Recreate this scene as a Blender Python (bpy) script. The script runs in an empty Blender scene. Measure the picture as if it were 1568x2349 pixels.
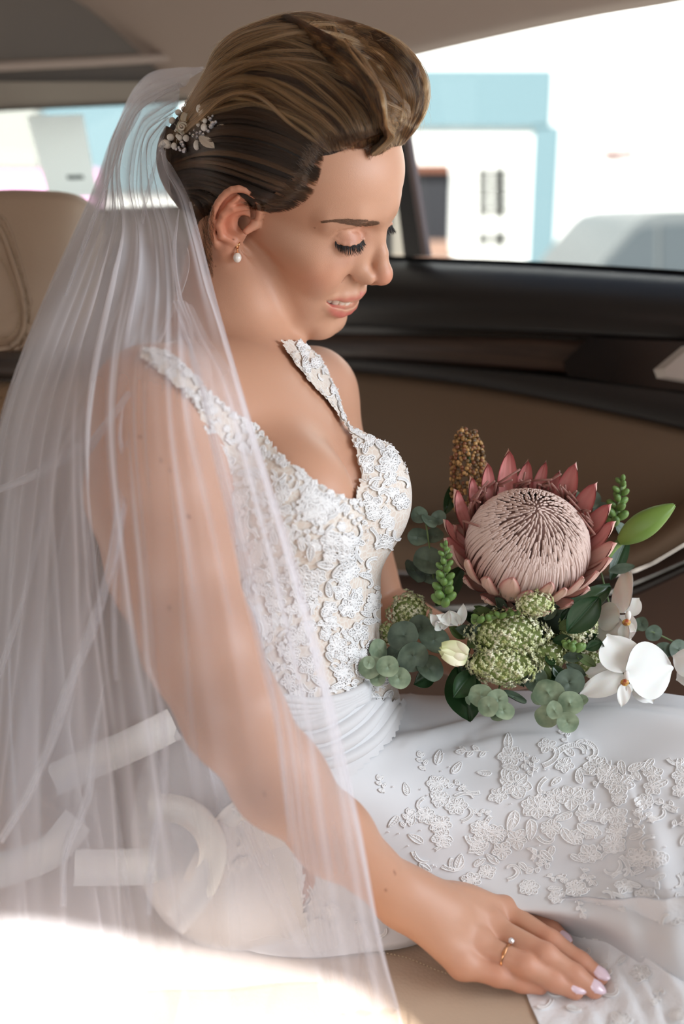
import bpy, math, random
import numpy as np
from mathutils import Vector, Matrix

# ------------------------------------------------------------------ camera, light, exposure
sc = bpy.context.scene
IMG_W, IMG_H, FPX = 1568.0, 2349.0, 2450.0
PITCH = math.radians(15.8)
EYE = 1.18
cam_data = bpy.data.cameras.new('camera')
cam = bpy.data.objects.new('camera', cam_data)
sc.collection.objects.link(cam)
cam.location = (0, 0, EYE)
cam.rotation_euler = (math.pi / 2 - PITCH, 0, 0)
cam_data.sensor_fit = 'VERTICAL'
cam_data.sensor_height = 36.0
cam_data.lens = 36.0 * FPX / IMG_H
cam_data.clip_start = 0.05
cam_data.dof.use_dof = True
cam_data.dof.focus_distance = 0.90
cam_data.dof.aperture_fstop = 2.8
sc.camera = cam

SUN_DIR = Vector((0.17, 0.66, -0.60)).normalized()
world = bpy.data.worlds.new('world')
sc.world = world
world.use_nodes = True
wn = world.node_tree
bg = wn.nodes['Background']
sky = wn.nodes.new('ShaderNodeTexSky')
sky.sky_type = 'NISHITA'
sky.sun_disc = False
sky.sun_elevation = math.radians(45)
sky.sun_rotation = math.radians(200)
sky.air_density = 1.0
sky.dust_density = 3.0
hs = wn.nodes.new('ShaderNodeHueSaturation')
hs.inputs['Saturation'].default_value = 0.55
wn.links.new(sky.outputs[0], hs.inputs['Color'])
wn.links.new(hs.outputs[0], bg.inputs['Color'])
bg.inputs['Strength'].default_value = 0.22

sun = bpy.data.lights.new('sun', 'SUN')
sun.energy = 14.0
sun.angle = math.radians(0.6)
sun.color = (1.0, 0.95, 0.88)
sun_o = bpy.data.objects.new('sun', sun)
sc.collection.objects.link(sun_o)
sun_o.rotation_euler = SUN_DIR.to_track_quat('-Z', 'Y').to_euler()

def area_light(name, loc, target, sx, sy, energy, color):
    l = bpy.data.lights.new(name, 'AREA')
    l.shape = 'RECTANGLE'; l.size = sx; l.size_y = sy; l.energy = energy; l.color = color
    o = bpy.data.objects.new(name, l)
    sc.collection.objects.link(o)
    o.location = loc
    o.rotation_euler = (Vector(target) - Vector(loc)).to_track_quat('-Z', 'Y').to_euler()
    return o
# daylight entering by the near side window behind the camera and by the windscreen in front of her
area_light('near_window_daylight', (-0.45, -0.10, EYE + 0.10), (-0.02, 0.85, EYE + 0.05), 1.3, 0.42, 1.15, (1.0, 0.94, 0.88))
area_light('windscreen_daylight', (1.35, -0.30, EYE + 0.12), (0.0, 0.9, EYE - 0.10), 1.0, 0.5, 5.5, (0.95, 0.97, 1.0))
area_light('far_window_daylight', (1.08, 0.52, EYE + 0.12), (-0.05, 0.9, EYE - 0.05), 0.9, 0.35, 14.0, (0.84, 0.92, 1.0))

sc.view_settings.view_transform = 'Standard'
sc.view_settings.look = 'None'
sc.view_settings.exposure = -0.42
sc.view_settings.gamma = 1.0
sc.view_settings.use_curve_mapping = False
sc.cycles.max_bounces = 12
sc.cycles.transparent_max_bounces = 32
sc.cycles.diffuse_bounces = 4
sc.cycles.transmission_bounces = 6
sc.cycles.sample_clamp_indirect = 4.0
sc.cycles.caustics_reflective = False
sc.cycles.caustics_refractive = False

rng = np.random.default_rng(7)
random.seed(7)

# ------------------------------------------------------------------ frames
# view frame: x right, y up, z away from the lens (metres).  P() reads a point from the photo plus its distance.
def P(px, py, d):
    return np.array([(px - 784.0) / FPX * d, -(py - 1174.5) / FPX * d, d])
def PP(a):
    a = np.asarray(a, float)
    return np.stack([(a[..., 0] - 784.0) / FPX * a[..., 2], -(a[..., 1] - 1174.5) / FPX * a[..., 2], a[..., 2]], -1)
cp, sp = math.cos(PITCH), math.sin(PITCH)
M_CW = np.array([[1, 0, 0], [0, sp, cp], [0, cp, -sp]])   # view frame -> world rotation
O_CW = np.array([0, 0, EYE])
def W(c):
    c = np.asarray(c, float)
    return c @ M_CW.T + O_CW
def WP(px, py, d):
    return W(P(px, py, d))
def C_of(w):
    return (np.asarray(w, float) - O_CW) @ M_CW
def px_of(c):
    c = np.asarray(c)
    return np.stack([784.0 + FPX * c[..., 0] / c[..., 2], 1174.5 - FPX * c[..., 1] / c[..., 2]], -1)

# head frame (x out of the face, y to her right ear, z to the crown)
R_H = np.array([[0.813, -0.4745, 0.3373], [-0.5532, -0.449, 0.7017], [-0.1815, -0.7571, -0.6276]])
T_H = np.array([-0.0517, 0.2747, 0.9498])
def H(p):                                 # head frame (mm) -> view frame
    return (np.asarray(p, float) / 1000.0) @ R_H.T + T_H
def H_of(c):
    return ((np.asarray(c, float) - T_H) @ R_H) * 1000.0

# ------------------------------------------------------------------ materials
def mat(name, color, rough=0.6, metallic=0.0, spec=0.5, **kw):
    m = bpy.data.materials.new(name)
    m.use_nodes = True
    b = m.node_tree.nodes['Principled BSDF']
    b.inputs['Base Color'].default_value = (*color, 1)
    b.inputs['Roughness'].default_value = rough
    b.inputs['Metallic'].default_value = metallic
    b.inputs['Specular IOR Level'].default_value = spec
    for k, v in kw.items():
        b.inputs[k.replace('_', ' ')].default_value = v
    return m
def srgb(r, g, b):
    return tuple(((c / 255.0) / 12.92 if c / 255.0 <= 0.04045 else ((c / 255.0 + 0.055) / 1.055) ** 2.4) for c in (r, g, b))
def bump(m, scale, strength, dist=0.001, detail=3.0, kind='NOISE', stretch=None):
    nt = m.node_tree; b = nt.nodes['Principled BSDF']
    tc = nt.nodes.new('ShaderNodeTexCoord')
    mp = nt.nodes.new('ShaderNodeMapping')
    if stretch: mp.inputs['Scale'].default_value = stretch
    t = nt.nodes.new('ShaderNodeTexNoise' if kind == 'NOISE' else 'ShaderNodeTexVoronoi')
    t.inputs['Scale'].default_value = scale
    if kind == 'NOISE': t.inputs['Detail'].default_value = detail
    bp = nt.nodes.new('ShaderNodeBump')
    bp.inputs['Strength'].default_value = strength
    bp.inputs['Distance'].default_value = dist
    nt.links.new(tc.outputs['Object'], mp.inputs[0]); nt.links.new(mp.outputs[0], t.inputs['Vector'])
    nt.links.new(t.outputs[0], bp.inputs['Height'])
    nt.links.new(bp.outputs[0], b.inputs['Normal'])
    return t
def noise_color(m, scale, c1, c2, lo=0.35, hi=0.65, stretch=None, detail=3.0):
    nt = m.node_tree; b = nt.nodes['Principled BSDF']
    tc = nt.nodes.new('ShaderNodeTexCoord'); mp = nt.nodes.new('ShaderNodeMapping')
    if stretch: mp.inputs['Scale'].default_value = stretch
    t = nt.nodes.new('ShaderNodeTexNoise'); t.inputs['Scale'].default_value = scale; t.inputs['Detail'].default_value = detail
    cr = nt.nodes.new('ShaderNodeValToRGB')
    cr.color_ramp.elements[0].position = lo; cr.color_ramp.elements[0].color = (*c1, 1)
    cr.color_ramp.elements[1].position = hi; cr.color_ramp.elements[1].color = (*c2, 1)
    nt.links.new(tc.outputs['Object'], mp.inputs[0]); nt.links.new(mp.outputs[0], t.inputs['Vector'])
    nt.links.new(t.outputs[0], cr.inputs[0]); nt.links.new(cr.outputs[0], b.inputs['Base Color'])
def vcol(m, attr='Col'):
    nt = m.node_tree; b = nt.nodes['Principled BSDF']
    a = nt.nodes.new('ShaderNodeAttribute'); a.attribute_name = attr
    nt.links.new(a.outputs['Color'], b.inputs['Base Color'])

# ------------------------------------------------------------------ object helpers
COL = sc.collection
def empty(name, loc, label=None, cat=None, group=None, parent=None):
    o = bpy.data.objects.new(name, None); COL.objects.link(o)
    o.location = loc
    o.empty_display_size = 0.02
    tag(o, label, cat, group)
    if parent: setparent(o, parent)
    return o
def tag(o, label=None, cat=None, group=None, kind=None):
    if label: o['label'] = label
    if cat: o['category'] = cat
    if group: o['group'] = group
    if kind: o['kind'] = kind
    return o
def setparent(o, p):
    o.parent = p
    off = Vector((0, 0, 0)); q = p
    while q: off += q.location; q = q.parent      # parents are never rotated
    o.location = o.location - off
def mesh_obj(name, verts, faces, material, parent=None, smooth=True, colors=None, uvs=None, crease=None):
    """verts in world coordinates; the object's origin is moved to the middle of its base."""
    verts = np.asarray(verts, float).reshape(-1, 3)
    lo, hi = verts.min(0), verts.max(0)
    org = np.array([(lo[0] + hi[0]) / 2, (lo[1] + hi[1]) / 2, lo[2]])
    me = bpy.data.meshes.new(name)
    vv = (verts - org)
    if isinstance(faces, np.ndarray):
        k = faces.shape[1]; n = len(faces)
        me.vertices.add(len(vv)); me.vertices.foreach_set('co', vv.astype(np.float32).ravel())
        me.loops.add(n * k); me.loops.foreach_set('vertex_index', faces.astype(np.int32).ravel())
        me.polygons.add(n); me.polygons.foreach_set('loop_start', np.arange(0, n * k, k, dtype=np.int32))
        me.update(calc_edges=True); me.validate()
    else:
        me.from_pydata(vv.tolist(), [], faces); me.update()
    if smooth: me.polygons.foreach_set('use_smooth', np.ones(len(me.polygons), bool))
    if colors is not None:
        ca = me.color_attributes.new('Col', 'FLOAT_COLOR', 'POINT')
        c4 = np.ones((len(vv), 4), np.float32); c4[:, :3] = colors
        ca.data.foreach_set('color', c4.ravel())
    if material: me.materials.append(material)
    o = bpy.data.objects.new(name, me); COL.objects.link(o)
    o.location = org
    if parent: setparent(o, parent)
    return o

class MB:
    """collects geometry (world coordinates) for one mesh object"""
    def __init__(s): s.v = []; s.f = []; s.c = []; s.n = 0
    def add(s, v, f, col=None):
        v = np.asarray(v, float).reshape(-1, 3)
        s.v.append(v); s.f += [tuple(int(i) + s.n for i in q) for q in f]
        s.c.append(np.tile(np.asarray(col if col is not None else (1, 1, 1), float), (len(v), 1)) if col is None or np.ndim(col) == 1 else np.asarray(col))
        s.n += len(v); return s
    def grid(s, G, col=None, wrap=False):
        a, b = G.shape[:2]; f = []
        for i in range(a - 1):
            for j in range(b if wrap else b - 1):
                k = (j + 1) % b
                f.append((i * b + j, i * b + k, (i + 1) * b + k, (i + 1) * b + j))
        return s.add(G.reshape(-1, 3), f, col)
    def tube(s, pts, r, n=6, col=None, cap=True):
        pts = np.asarray(pts, float); m = len(pts)
        r = np.broadcast_to(np.asarray(r, float), (m,))
        T = np.gradient(pts, axis=0); T /= np.linalg.norm(T, axis=1, keepdims=True) + 1e-12
        ref = np.array([0, 0, 1.0]) if abs(T[0][2]) < .9 else np.array([1.0, 0, 0])
        N = np.cross(T[0], ref); N /= np.linalg.norm(N); v = []
        for i in range(m):
            N = N - T[i] * N.dot(T[i]); N /= np.linalg.norm(N) + 1e-12
            B = np.cross(T[i], N)
            for k in range(n):
                a = 2 * math.pi * k / n
                v.append(pts[i] + r[i] * (math.cos(a) * N + math.sin(a) * B))
        f = [(i * n + k, i * n + (k + 1) % n, (i + 1) * n + (k + 1) % n, (i + 1) * n + k) for i in range(m - 1) for k in range(n)]
        if cap: f += [tuple(range(n))[::-1], tuple((m - 1) * n + k for k in range(n))]
        return s.add(v, f, col)
    def ball(s, c, r, nu=10, nv=6, col=None, R=None):
        r = np.broadcast_to(np.asarray(r, float), (3,)); v = [(0, 0, 1)]
        for i in range(1, nv):
            t = math.pi * i / nv
            for k in range(nu):
                a = 2 * math.pi * k / nu
                v.append((math.sin(t) * math.cos(a), math.sin(t) * math.sin(a), math.cos(t)))
        v.append((0, 0, -1)); v = np.array(v) * r
        if R is not None: v = v @ np.asarray(R).T
        f = [(0, 1 + k, 1 + (k + 1) % nu) for k in range(nu)]
        for i in range(nv - 2):
            for k in range(nu):
                a = 1 + i * nu; f.append((a + k, a + nu + k, a + nu + (k + 1) % nu, a + (k + 1) % nu))
        l = len(v) - 1; a = 1 + (nv - 2) * nu
        f += [(l, a + (k + 1) % nu, a + k) for k in range(nu)]
        return s.add(v + np.asarray(c), f, col)
    def build(s, name, m, parent=None, smooth=True):
        return mesh_obj(name, np.concatenate(s.v), s.f, m, parent, smooth, np.concatenate(s.c))

def catmull(pts, n):
    """smooth resample of a polyline to n points"""
    pts = np.asarray(pts, float); m = len(pts)
    if m == 2: t = np.linspace(0, 1, n)[:, None]; return pts[0] * (1 - t) + pts[1] * t
    seg = np.linalg.norm(np.diff(pts[:, :2], axis=0), axis=1) + 1e-9
    cum = np.concatenate([[0], np.cumsum(seg)]); x = np.linspace(0, cum[-1], n)
    i = np.clip(np.searchsorted(cum, x, side='right') - 1, 0, m - 2)
    t = ((x - cum[i]) / seg[i])[:, None]
    d = np.zeros_like(pts)
    d[1:-1] = (pts[2:] - pts[:-2]) / (cum[2:] - cum[:-2])[:, None]
    d[0] = (pts[1] - pts[0]) / seg[0]; d[-1] = (pts[-1] - pts[-2]) / seg[-1]
    h = seg[i][:, None]
    t2, t3 = t * t, t * t * t
    return (2*t3-3*t2+1)*pts[i] + (t3-2*t2+t)*h*d[i] + (-2*t3+3*t2)*pts[i+1] + (t3-t2)*h*d[i+1]

def loft(rows, nu, nv):
    """rows: list of polylines in (px, py, depth); returns a (nv, nu, 3) grid in the same coordinates"""
    R = np.array([catmull(np.array(r, float), nu) for r in rows])        # rows x nu x 3
    return np.stack([catmull(R[:, j], nv) for j in range(nu)], 1)

def unit(v):
    v = np.asarray(v, float); return v / (np.linalg.norm(v, axis=-1, keepdims=True) + 1e-12)
# ------------------------------------------------------------------ the car's inside and the street
HEAD_A = math.radians(40)
cf = np.array([math.cos(HEAD_A), -math.sin(HEAD_A), 0.0])      # towards the car's front
cs = np.array([math.sin(HEAD_A), math.cos(HEAD_A), 0.0])       # towards the far side
UP = np.array([0, 0, 1.0])
D0 = np.array([0.071, 1.5 * cp + 0.03, 0]) ; D0[2] = 0
def rayplane(px, py, off=0.0):
    """point where the sight line meets the far door plane (moved off metres to the outside)"""
    d = W(P(px, py, 1.0)) - O_CW
    q = D0 + cs * off
    t = np.dot(cs, q - O_CW) / np.dot(cs, d)
    return O_CW + d * t
def rayz(px, py, z):
    d = W(P(px, py, 1.0)) - O_CW
    return O_CW + d * ((z - EYE) / d[2])
def dist_on(px, py, off=0.0):
    return C_of(rayplane(px, py, off))[2]

m_head = mat('headliner_fabric', srgb(176, 160, 148), 0.95); bump(m_head, 900, 0.2, 0.0006)
m_headdark = mat('headliner_edge', srgb(120, 112, 104), 0.9)
m_black = mat('black_soft_trim', srgb(24, 22, 22), 0.42, spec=0.5); bump(m_black, 700, 0.15, 0.0005)
m_gloss = mat('black_gloss_trim', srgb(18, 16, 16), 0.25)
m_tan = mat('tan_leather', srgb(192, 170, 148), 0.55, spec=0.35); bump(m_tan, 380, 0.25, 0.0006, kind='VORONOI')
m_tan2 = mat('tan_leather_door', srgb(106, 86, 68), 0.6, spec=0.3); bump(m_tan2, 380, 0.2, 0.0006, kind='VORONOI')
m_seatshell = mat('seat_shell_grey', srgb(96, 84, 76), 0.7)
m_stitch = mat('cream_thread', srgb(200, 180, 150), 0.8)
m_wood = mat('dark_walnut', srgb(60, 44, 36), 0.35)
noise_color(m_wood, 9, srgb(38, 28, 24), srgb(76, 58, 48), 0.3, 0.7, stretch=(0.6, 0.6, 14), detail=5)
m_silver = mat('satin_silver', srgb(190, 186, 182), 0.4, metallic=0.6)
m_glass = bpy.data.materials.new('window_glass'); m_glass.use_nodes = True
nt = m_glass.node_tree; nt.nodes.remove(nt.nodes['Principled BSDF'])
tr = nt.nodes.new('ShaderNodeBsdfTransparent'); tr.inputs[0].default_value = (0.93, 0.96, 0.97, 1)
gl = nt.nodes.new('ShaderNodeBsdfGlossy'); gl.inputs['Roughness'].default_value = 0.02
mx = nt.nodes.new('ShaderNodeMixShader'); mx.inputs[0].default_value = 0.02
nt.links.new(tr.outputs[0], mx.inputs[1]); nt.links.new(gl.outputs[0], mx.inputs[2])
nt.links.new(mx.outputs[0], nt.nodes['Material Output'].inputs[0])

def panel_strip(name, top, bot, off_top, off_bot, material, n=30, m=8, bulge=0.0, parent=None, thick=0.02, prof=None):
    """a door strip between two image-read outlines on the door plane, with a rounded section and a real back"""
    T = catmull([(*p, 0) for p in top], n)[:, :2]; B = catmull([(*p, 0) for p in bot], n)[:, :2]
    G = np.zeros((m + 2, n, 3))
    for j in range(n):
        for i in range(m):
            t = i / (m - 1)
            p = T[j] * (1 - t) + B[j] * t
            o = off_top * (1 - t) + off_bot * t - bulge * math.sin(math.pi * t)
            if prof: o += prof(t)
            G[i + 1, j] = rayplane(p[0], p[1], o)
        G[0, j] = rayplane(*T[j], off_top) + cs * thick
        G[-1, j] = rayplane(*B[j], off_bot) + cs * thick
    b = MB(); b.grid(G)
    return b.build(name, material, parent)

# far door
door = empty('door_1', D0 + UP * (EYE - 0.6)); tag(door, 'far rear door with black sill, walnut strip and tan leather card', kind='structure')
panel_strip('window_sill', [(600, 575), (900, 588), (1250, 603), (1900, 645)], [(600, 745), (900, 752), (1250, 762), (1900, 800)], 0.05, -0.01, m_black, bulge=0.03, parent=door, prof=lambda t: 0.05 * max(0, 1 - t / 0.18) ** 2, m=16)
panel_strip('trim_groove', [(600, 742), (900, 750), (1250, 760), (1900, 798)], [(600, 760), (900, 768), (1250, 776), (1900, 812)], 0.0, 0.0, m_gloss, parent=door)
panel_strip('walnut_strip', [(560, 752), (900, 758), (1250, 768), (1900, 805)], [(560, 830), (900, 832), (1290, 855), (1900, 905)], 0.01, 0.0, m_wood, bulge=0.006, parent=door)
panel_strip('trim_strip', [(560, 828), (780, 822), (900, 830), (1250, 862), (1900, 930)], [(560, 838), (780, 850), (1100, 888), (1568, 985), (1900, 1080)], -0.01, -0.005, m_black, bulge=0.004, parent=door)
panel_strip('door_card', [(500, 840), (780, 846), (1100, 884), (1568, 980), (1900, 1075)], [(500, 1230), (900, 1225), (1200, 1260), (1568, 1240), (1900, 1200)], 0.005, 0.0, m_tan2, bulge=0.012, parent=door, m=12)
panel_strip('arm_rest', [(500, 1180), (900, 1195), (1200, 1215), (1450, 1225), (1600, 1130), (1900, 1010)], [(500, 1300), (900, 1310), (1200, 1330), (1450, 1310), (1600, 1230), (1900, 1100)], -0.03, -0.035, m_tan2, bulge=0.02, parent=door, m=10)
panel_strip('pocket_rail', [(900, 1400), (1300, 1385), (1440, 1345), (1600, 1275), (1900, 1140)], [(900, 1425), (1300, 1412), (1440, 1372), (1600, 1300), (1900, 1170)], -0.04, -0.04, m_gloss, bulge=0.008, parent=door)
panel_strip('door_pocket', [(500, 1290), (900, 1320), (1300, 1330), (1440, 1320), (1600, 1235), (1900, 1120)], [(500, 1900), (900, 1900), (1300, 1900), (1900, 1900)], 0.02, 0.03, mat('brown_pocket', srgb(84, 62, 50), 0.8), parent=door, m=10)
panel_strip('backing_board', [(480, 700), (900, 706), (1250, 716), (1900, 750)], [(480, 900), (900, 930), (1250, 1000), (1900, 1120)], 0.06, 0.06, m_gloss, parent=door)
# handle bezel and pull
bz = MB(); q = [(1350, 775), (1290, 830), (1300, 862), (1500, 890), (1900, 930), (1900, 800)]
fr = [rayplane(a, b, -0.012) for a, b in q]; bk = [p + cs * 0.02 for p in fr]
bz.add(fr + bk, [tuple(range(6))] + [(i, (i + 1) % 6, 6 + (i + 1) % 6, 6 + i) for i in range(6)])
bz.build('handle_bezel', m_gloss, door, smooth=False)
hd = MB(); q = [(1562, 795), (1498, 848), (1506, 868), (1700, 900), (1900, 920), (1900, 790), (1700, 770)]
fr = [rayplane(a, b, -0.035) for a, b in q]; bk = [p + cs * 0.02 for p in fr]; N_ = len(q)
inn = [rayplane(a + (1700 - a) * .12, b + (835 - b) * .12, -0.040) for a, b in q]
hd.add(fr + bk + inn, [tuple(range(2 * N_, 3 * N_))] + [(i, (i + 1) % N_, N_ + (i + 1) % N_, N_ + i) for i in range(N_)] + [(i, (i + 1) % N_, 2 * N_ + (i + 1) % N_, 2 * N_ + i) for i in range(N_)])
hd.build('door_handle', m_silver, door, smooth=False)

# window glass and the dark divider bar between main pane and quarter pane
g = MB()
fr = [rayplane(*p, 0.10) for p in [(560, 560), (1900, 640), (2100, -300), (700, -100), (560, 300)]]
g.add(fr + [p + cs * 0.004 for p in fr], [tuple(range(5)), tuple(range(9, 4, -1))] + [(i, (i + 1) % 5, 5 + (i + 1) % 5, 5 + i) for i in range(5)])
wg = g.build('window_1', m_glass, None, smooth=False); tag(wg, 'clear side window pane of the far door', kind='structure')
pl = MB()
for (a, b, off, w) in (((890, 180), (934, 588), 0.055, 0), ((934, 320), (978, 588), 0.065, 1)):
    pass
fr = [rayplane(*p, 0.06) for p in [(862, 60), (888, 60), (968, 588), (926, 588)]]
bk = [p + cs * 0.010 for p in fr]
pl.add(fr + bk, [(0, 1, 2, 3), (7, 6, 5, 4)] + [(i, (i + 1) % 4, 4 + (i + 1) % 4, 4 + i) for i in range(4)])
po = pl.build('trim_1', m_gloss, None, smooth=False); tag(po, 'black divider bar of the far side window', kind='structure')
pe = MB(); fr = [rayplane(*p, 0.055) for p in [(887, 60), (896, 60), (980, 588), (967, 588)]]; bk = [p + cs * 0.010 for p in fr]
pe.add(fr + bk, [(0, 1, 2, 3), (7, 6, 5, 4)] + [(i, (i + 1) % 4, 4 + (i + 1) % 4, 4 + i) for i in range(4)])
pe.build('edge_seal', mat('grey_seal', srgb(120, 108, 108), 0.5), po, smooth=False)

# roof lining: a curved sheet whose far edge is the top of the window opening
edge = catmull([(560, 215, 0), (760, 165, 0), (905, 126, 0), (1150, 68, 0), (1350, 26, 0), (1500, 0, 0), (1800, -60, 0), (2300, -150, 0)], 40)[:, :2]
ROOF_Z = EYE + 0.375
far = np.array([rayplane(a, b, 0.02) for a, b in edge])
far = np.concatenate([np.array([far[0] - cf * q_ + UP * 0.02 * q_ for q_ in (1.6, 1.0, 0.5)]), far, np.array([far[-1] + cf * q_ for q_ in (.2, .5, .9)])])
G = []
for j in range(len(far)):
    col = []
    for i, s_ in enumerate([0, 0.004, 0.012, 0.05, 0.10, 0.16, 0.25, 0.45, 0.8, 1.2, 1.52]):
        zt = min(1, (s_ / 0.30)) ; zt = 1 - (1 - zt) ** 2.2
        z0 = far[j][2] - (0.010 if s_ == 0 else 0)
        p = far[j] - cs * s_; p[2] = z0 * (1 - zt) + ROOF_Z * zt
        if i == 0: p = far[j] + cs * 0.03
        col.append(p)
    G.append(col)
G = np.array(G); G2 = np.concatenate([G, G[:, ::-1] + UP * 0.03], 1)
b = MB(); b.grid(G2, wrap=True)
ro = b.build('ceiling', m_head); tag(ro, 'grey-brown fabric roof lining of the car', kind='structure')

# unseen near door added to shape the sun: opening lights only the lower left
SD = np.array(SUN_DIR)
def near_hit(px, py, d, off=-0.34):
    w = WP(px, py, d); t = (np.dot(cs, w) - off) / np.dot(cs, SD); return w - SD * t
rail = [near_hit(*q) for q in ((-260, 1975, .76), (0, 1990, .75), (200, 2010, .745), (400, 2060, .74), (600, 2085, .73), (880, 2150, .745), (1060, 2290, .79), (1240, 2352, .777), (1400, 2440, .75), (1650, 2640, .70))]
rail.sort(key=lambda r_: np.dot(cf, r_)); na = [np.dot(cf, r_) for r_ in rail]; nz_ = [r_[2] for r_ in rail]
b = MB(); N0 = cs * -0.34; aa = np.linspace(-1.9, 2.0, 80); top_z = ROOF_Z + 0.03; sill = EYE - 0.26
oz = np.interp(aa, na, nz_, left=nz_[0] + 0.0, right=nz_[-1])
oz = np.where((aa < min(na) - .25) | (aa > max(na) + .12), sill, oz)
for (z0f, z1f) in (('t', 'o'), ('s', 'b')):
    zt_ = np.full(80, top_z) if z0f == 't' else np.full(80, sill); zb = np.maximum(oz, sill) if z1f == 'o' else np.full(80, EYE - 1.0)
    G = np.array([[cf * a + cs * (-0.34 + o) + UP * z for a, z in zip(aa, zz)] for o, zz in ((0, zt_), (0, zb), (-0.05, zb), (-0.05, zt_))])
    b.grid(np.concatenate([G, G[:1]]))
nd = b.build('sun_mask_door', m_black, None, smooth=False); tag(nd, 'unseen near door panel, its opening shaped to let in the sun patch', kind='structure')

# rear body wall around the rear window (behind the seat, its left end a little farther off)
RB0 = O_CW + np.array([-0.30, 1.78, 0])
rn = unit(np.array([0.12, -1.0, 0.0]))
def rayrear(px, py, off=0.0):
    d = W(P(px, py, 1.0)) - O_CW; q = RB0 + rn * off
    return O_CW + d * (np.dot(rn, q - O_CW) / np.dot(rn, d))
def rring(outer, inner, o1, o2, name, material, parent=None, n=64, m=4, kind=None):
    """closed band between two outlines in the rear wall"""
    def closed(pts):
        pts = np.array(list(pts) + [pts[0]], float)
        seg = np.linalg.norm(np.diff(pts, axis=0), axis=1); cum = np.concatenate([[0], np.cumsum(seg)])
        x = np.linspace(0, cum[-1], n + 1)[:-1]
        return np.stack([np.interp(x, cum, pts[:, k]) for k in range(2)], 1)
    A, B = closed(outer), closed(inner)
    G = np.zeros((m + 1, n, 3))
    for j in range(n):
        for i in range(m):
            t = i / (m - 1); p = A[j] * (1 - t) + B[j] * t
            G[i, j] = rayrear(p[0], p[1], o1 * (1 - t) + o2 * t)
        G[m, j] = rayrear(*B[j], o2 - 0.03)
    b = MB(); b.grid(G, wrap=True)
    return b.build(name, material, parent)
def rrect(x0, y0, x1, y1, r, k=8):
    o = []
    for (cx, cy, a0) in ((x0 + r, y0 + r, 180), (x1 - r, y0 + r, 270), (x1 - r, y1 - r, 0), (x0 + r, y1 - r, 90)):
        for i in range(k + 1):
            a = math.radians(a0 + 90 * i / k); o.append((cx + r * math.cos(a), cy + r * math.sin(a)))
    return o
win_o = rrect(-60, 236, 520, 476, 55); win_o = [(x, y + (12 if x < 120 else 0) - (x - 200) * 0.02) for x, y in win_o]
fr_o = rrect(-140, 184, 372, 800, 40) ; fr_o = rrect(-140, 188, 620, 560, 60)
wr = rring(rrect(-900, -260, 900, 1200, 30), fr_o, 0.03, 0.02, 'wall_rear', m_headdark)
tag(wr, 'grey lined rear end of the car body around the rear window', kind='structure')
rring(fr_o, [(x, y) for x, y in win_o], 0.035, 0.0, 'window_surround', mat('grey_beige_trim', srgb(150, 140, 128), 0.7), wr)
sl = rring(win_o, [(230 + (x - 230) * .985, 356 + (y - 356) * .97) for x, y in win_o], 0.004, 0.001, 'window_seal', m_gloss, wr)
b = MB(); pr = [rayrear(x, y, -0.012) for x, y in rrect(-80, 220, 560, 500, 60)]
b.add(pr + [p + unit(-rn) * 0.004 for p in pr], [tuple(range(len(pr)))] + [tuple(range(2 * len(pr) - 1, len(pr) - 1, -1))])
w2 = b.build('window_2', m_glass, None, smooth=False); tag(w2, 'rear window pane with a paper sheet taped behind it', kind='structure')
seam = MB(); q = catmull([(-100, 158, 0), (0, 152, 0), (250, 140, 0), (480, 126, 0), (620, 118, 0)], 30)[:, :2]
seam.tube([rayrear(x, y, 0.05) for x, y in q], 0.007, 8)
seam.build('lining_seam', m_head, wr)

# the paper sheet on the rear window
def quad_sheet(name, pts, material, th, parent=None, back=None, nx=8, ny=8, curl=0.0):
    pts = [np.asarray(p) for p in pts]; b = MB()
    nrm = unit(np.cross(pts[1] - pts[0], pts[3] - pts[0]))
    G = np.zeros((ny, nx, 3))
    for i in range(ny):
        for j in range(nx):
            u, v = j / (nx - 1), i / (ny - 1)
            G[i, j] = (pts[0] * (1-u) + pts[1] * u) * (1-v) + (pts[3] * (1-u) + pts[2] * u) * v + nrm * curl * math.sin(math.pi * u) * v
    b.grid(G); b.grid(G[:, ::-1] + nrm * th)
    return b.build(name, material, parent)
m_paper = mat('paper', srgb(226, 232, 232), 0.8); m_paper.node_tree.nodes['Principled BSDF'].inputs['Transmission Weight'].default_value = 0.0
ntq = m_paper.node_tree; tq = ntq.nodes.new('ShaderNodeBsdfTranslucent'); tq.inputs[0].default_value = (.93, .98, .98, 1); mq = ntq.nodes.new('ShaderNodeMixShader'); mq.inputs[0].default_value = .92
ntq.links.new(ntq.nodes['Principled BSDF'].outputs[0], mq.inputs[1]); ntq.links.new(tq.outputs[0], mq.inputs[2]); ntq.links.new(mq.outputs[0], ntq.nodes['Material Output'].inputs[0])
sheet = quad_sheet('paper_notice', [rayrear(62, 266, -0.004), rayrear(190, 262, -0.004), rayrear(225, 450, -0.004), rayrear(112, 452, -0.004)], m_paper, 0.0006)
tag(sheet, 'white paper notice stuck on the rear window above the seat', 'paper')
m_print = mat('grey_print', srgb(120, 132, 130), 0.8)
pc = quad_sheet('printed_line', [rayrear(152, 402, 0.0), rayrear(190, 401, 0.0), rayrear(193, 411, 0.0), rayrear(155, 412, 0.0)], m_print, 0.0004, sheet)

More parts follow.
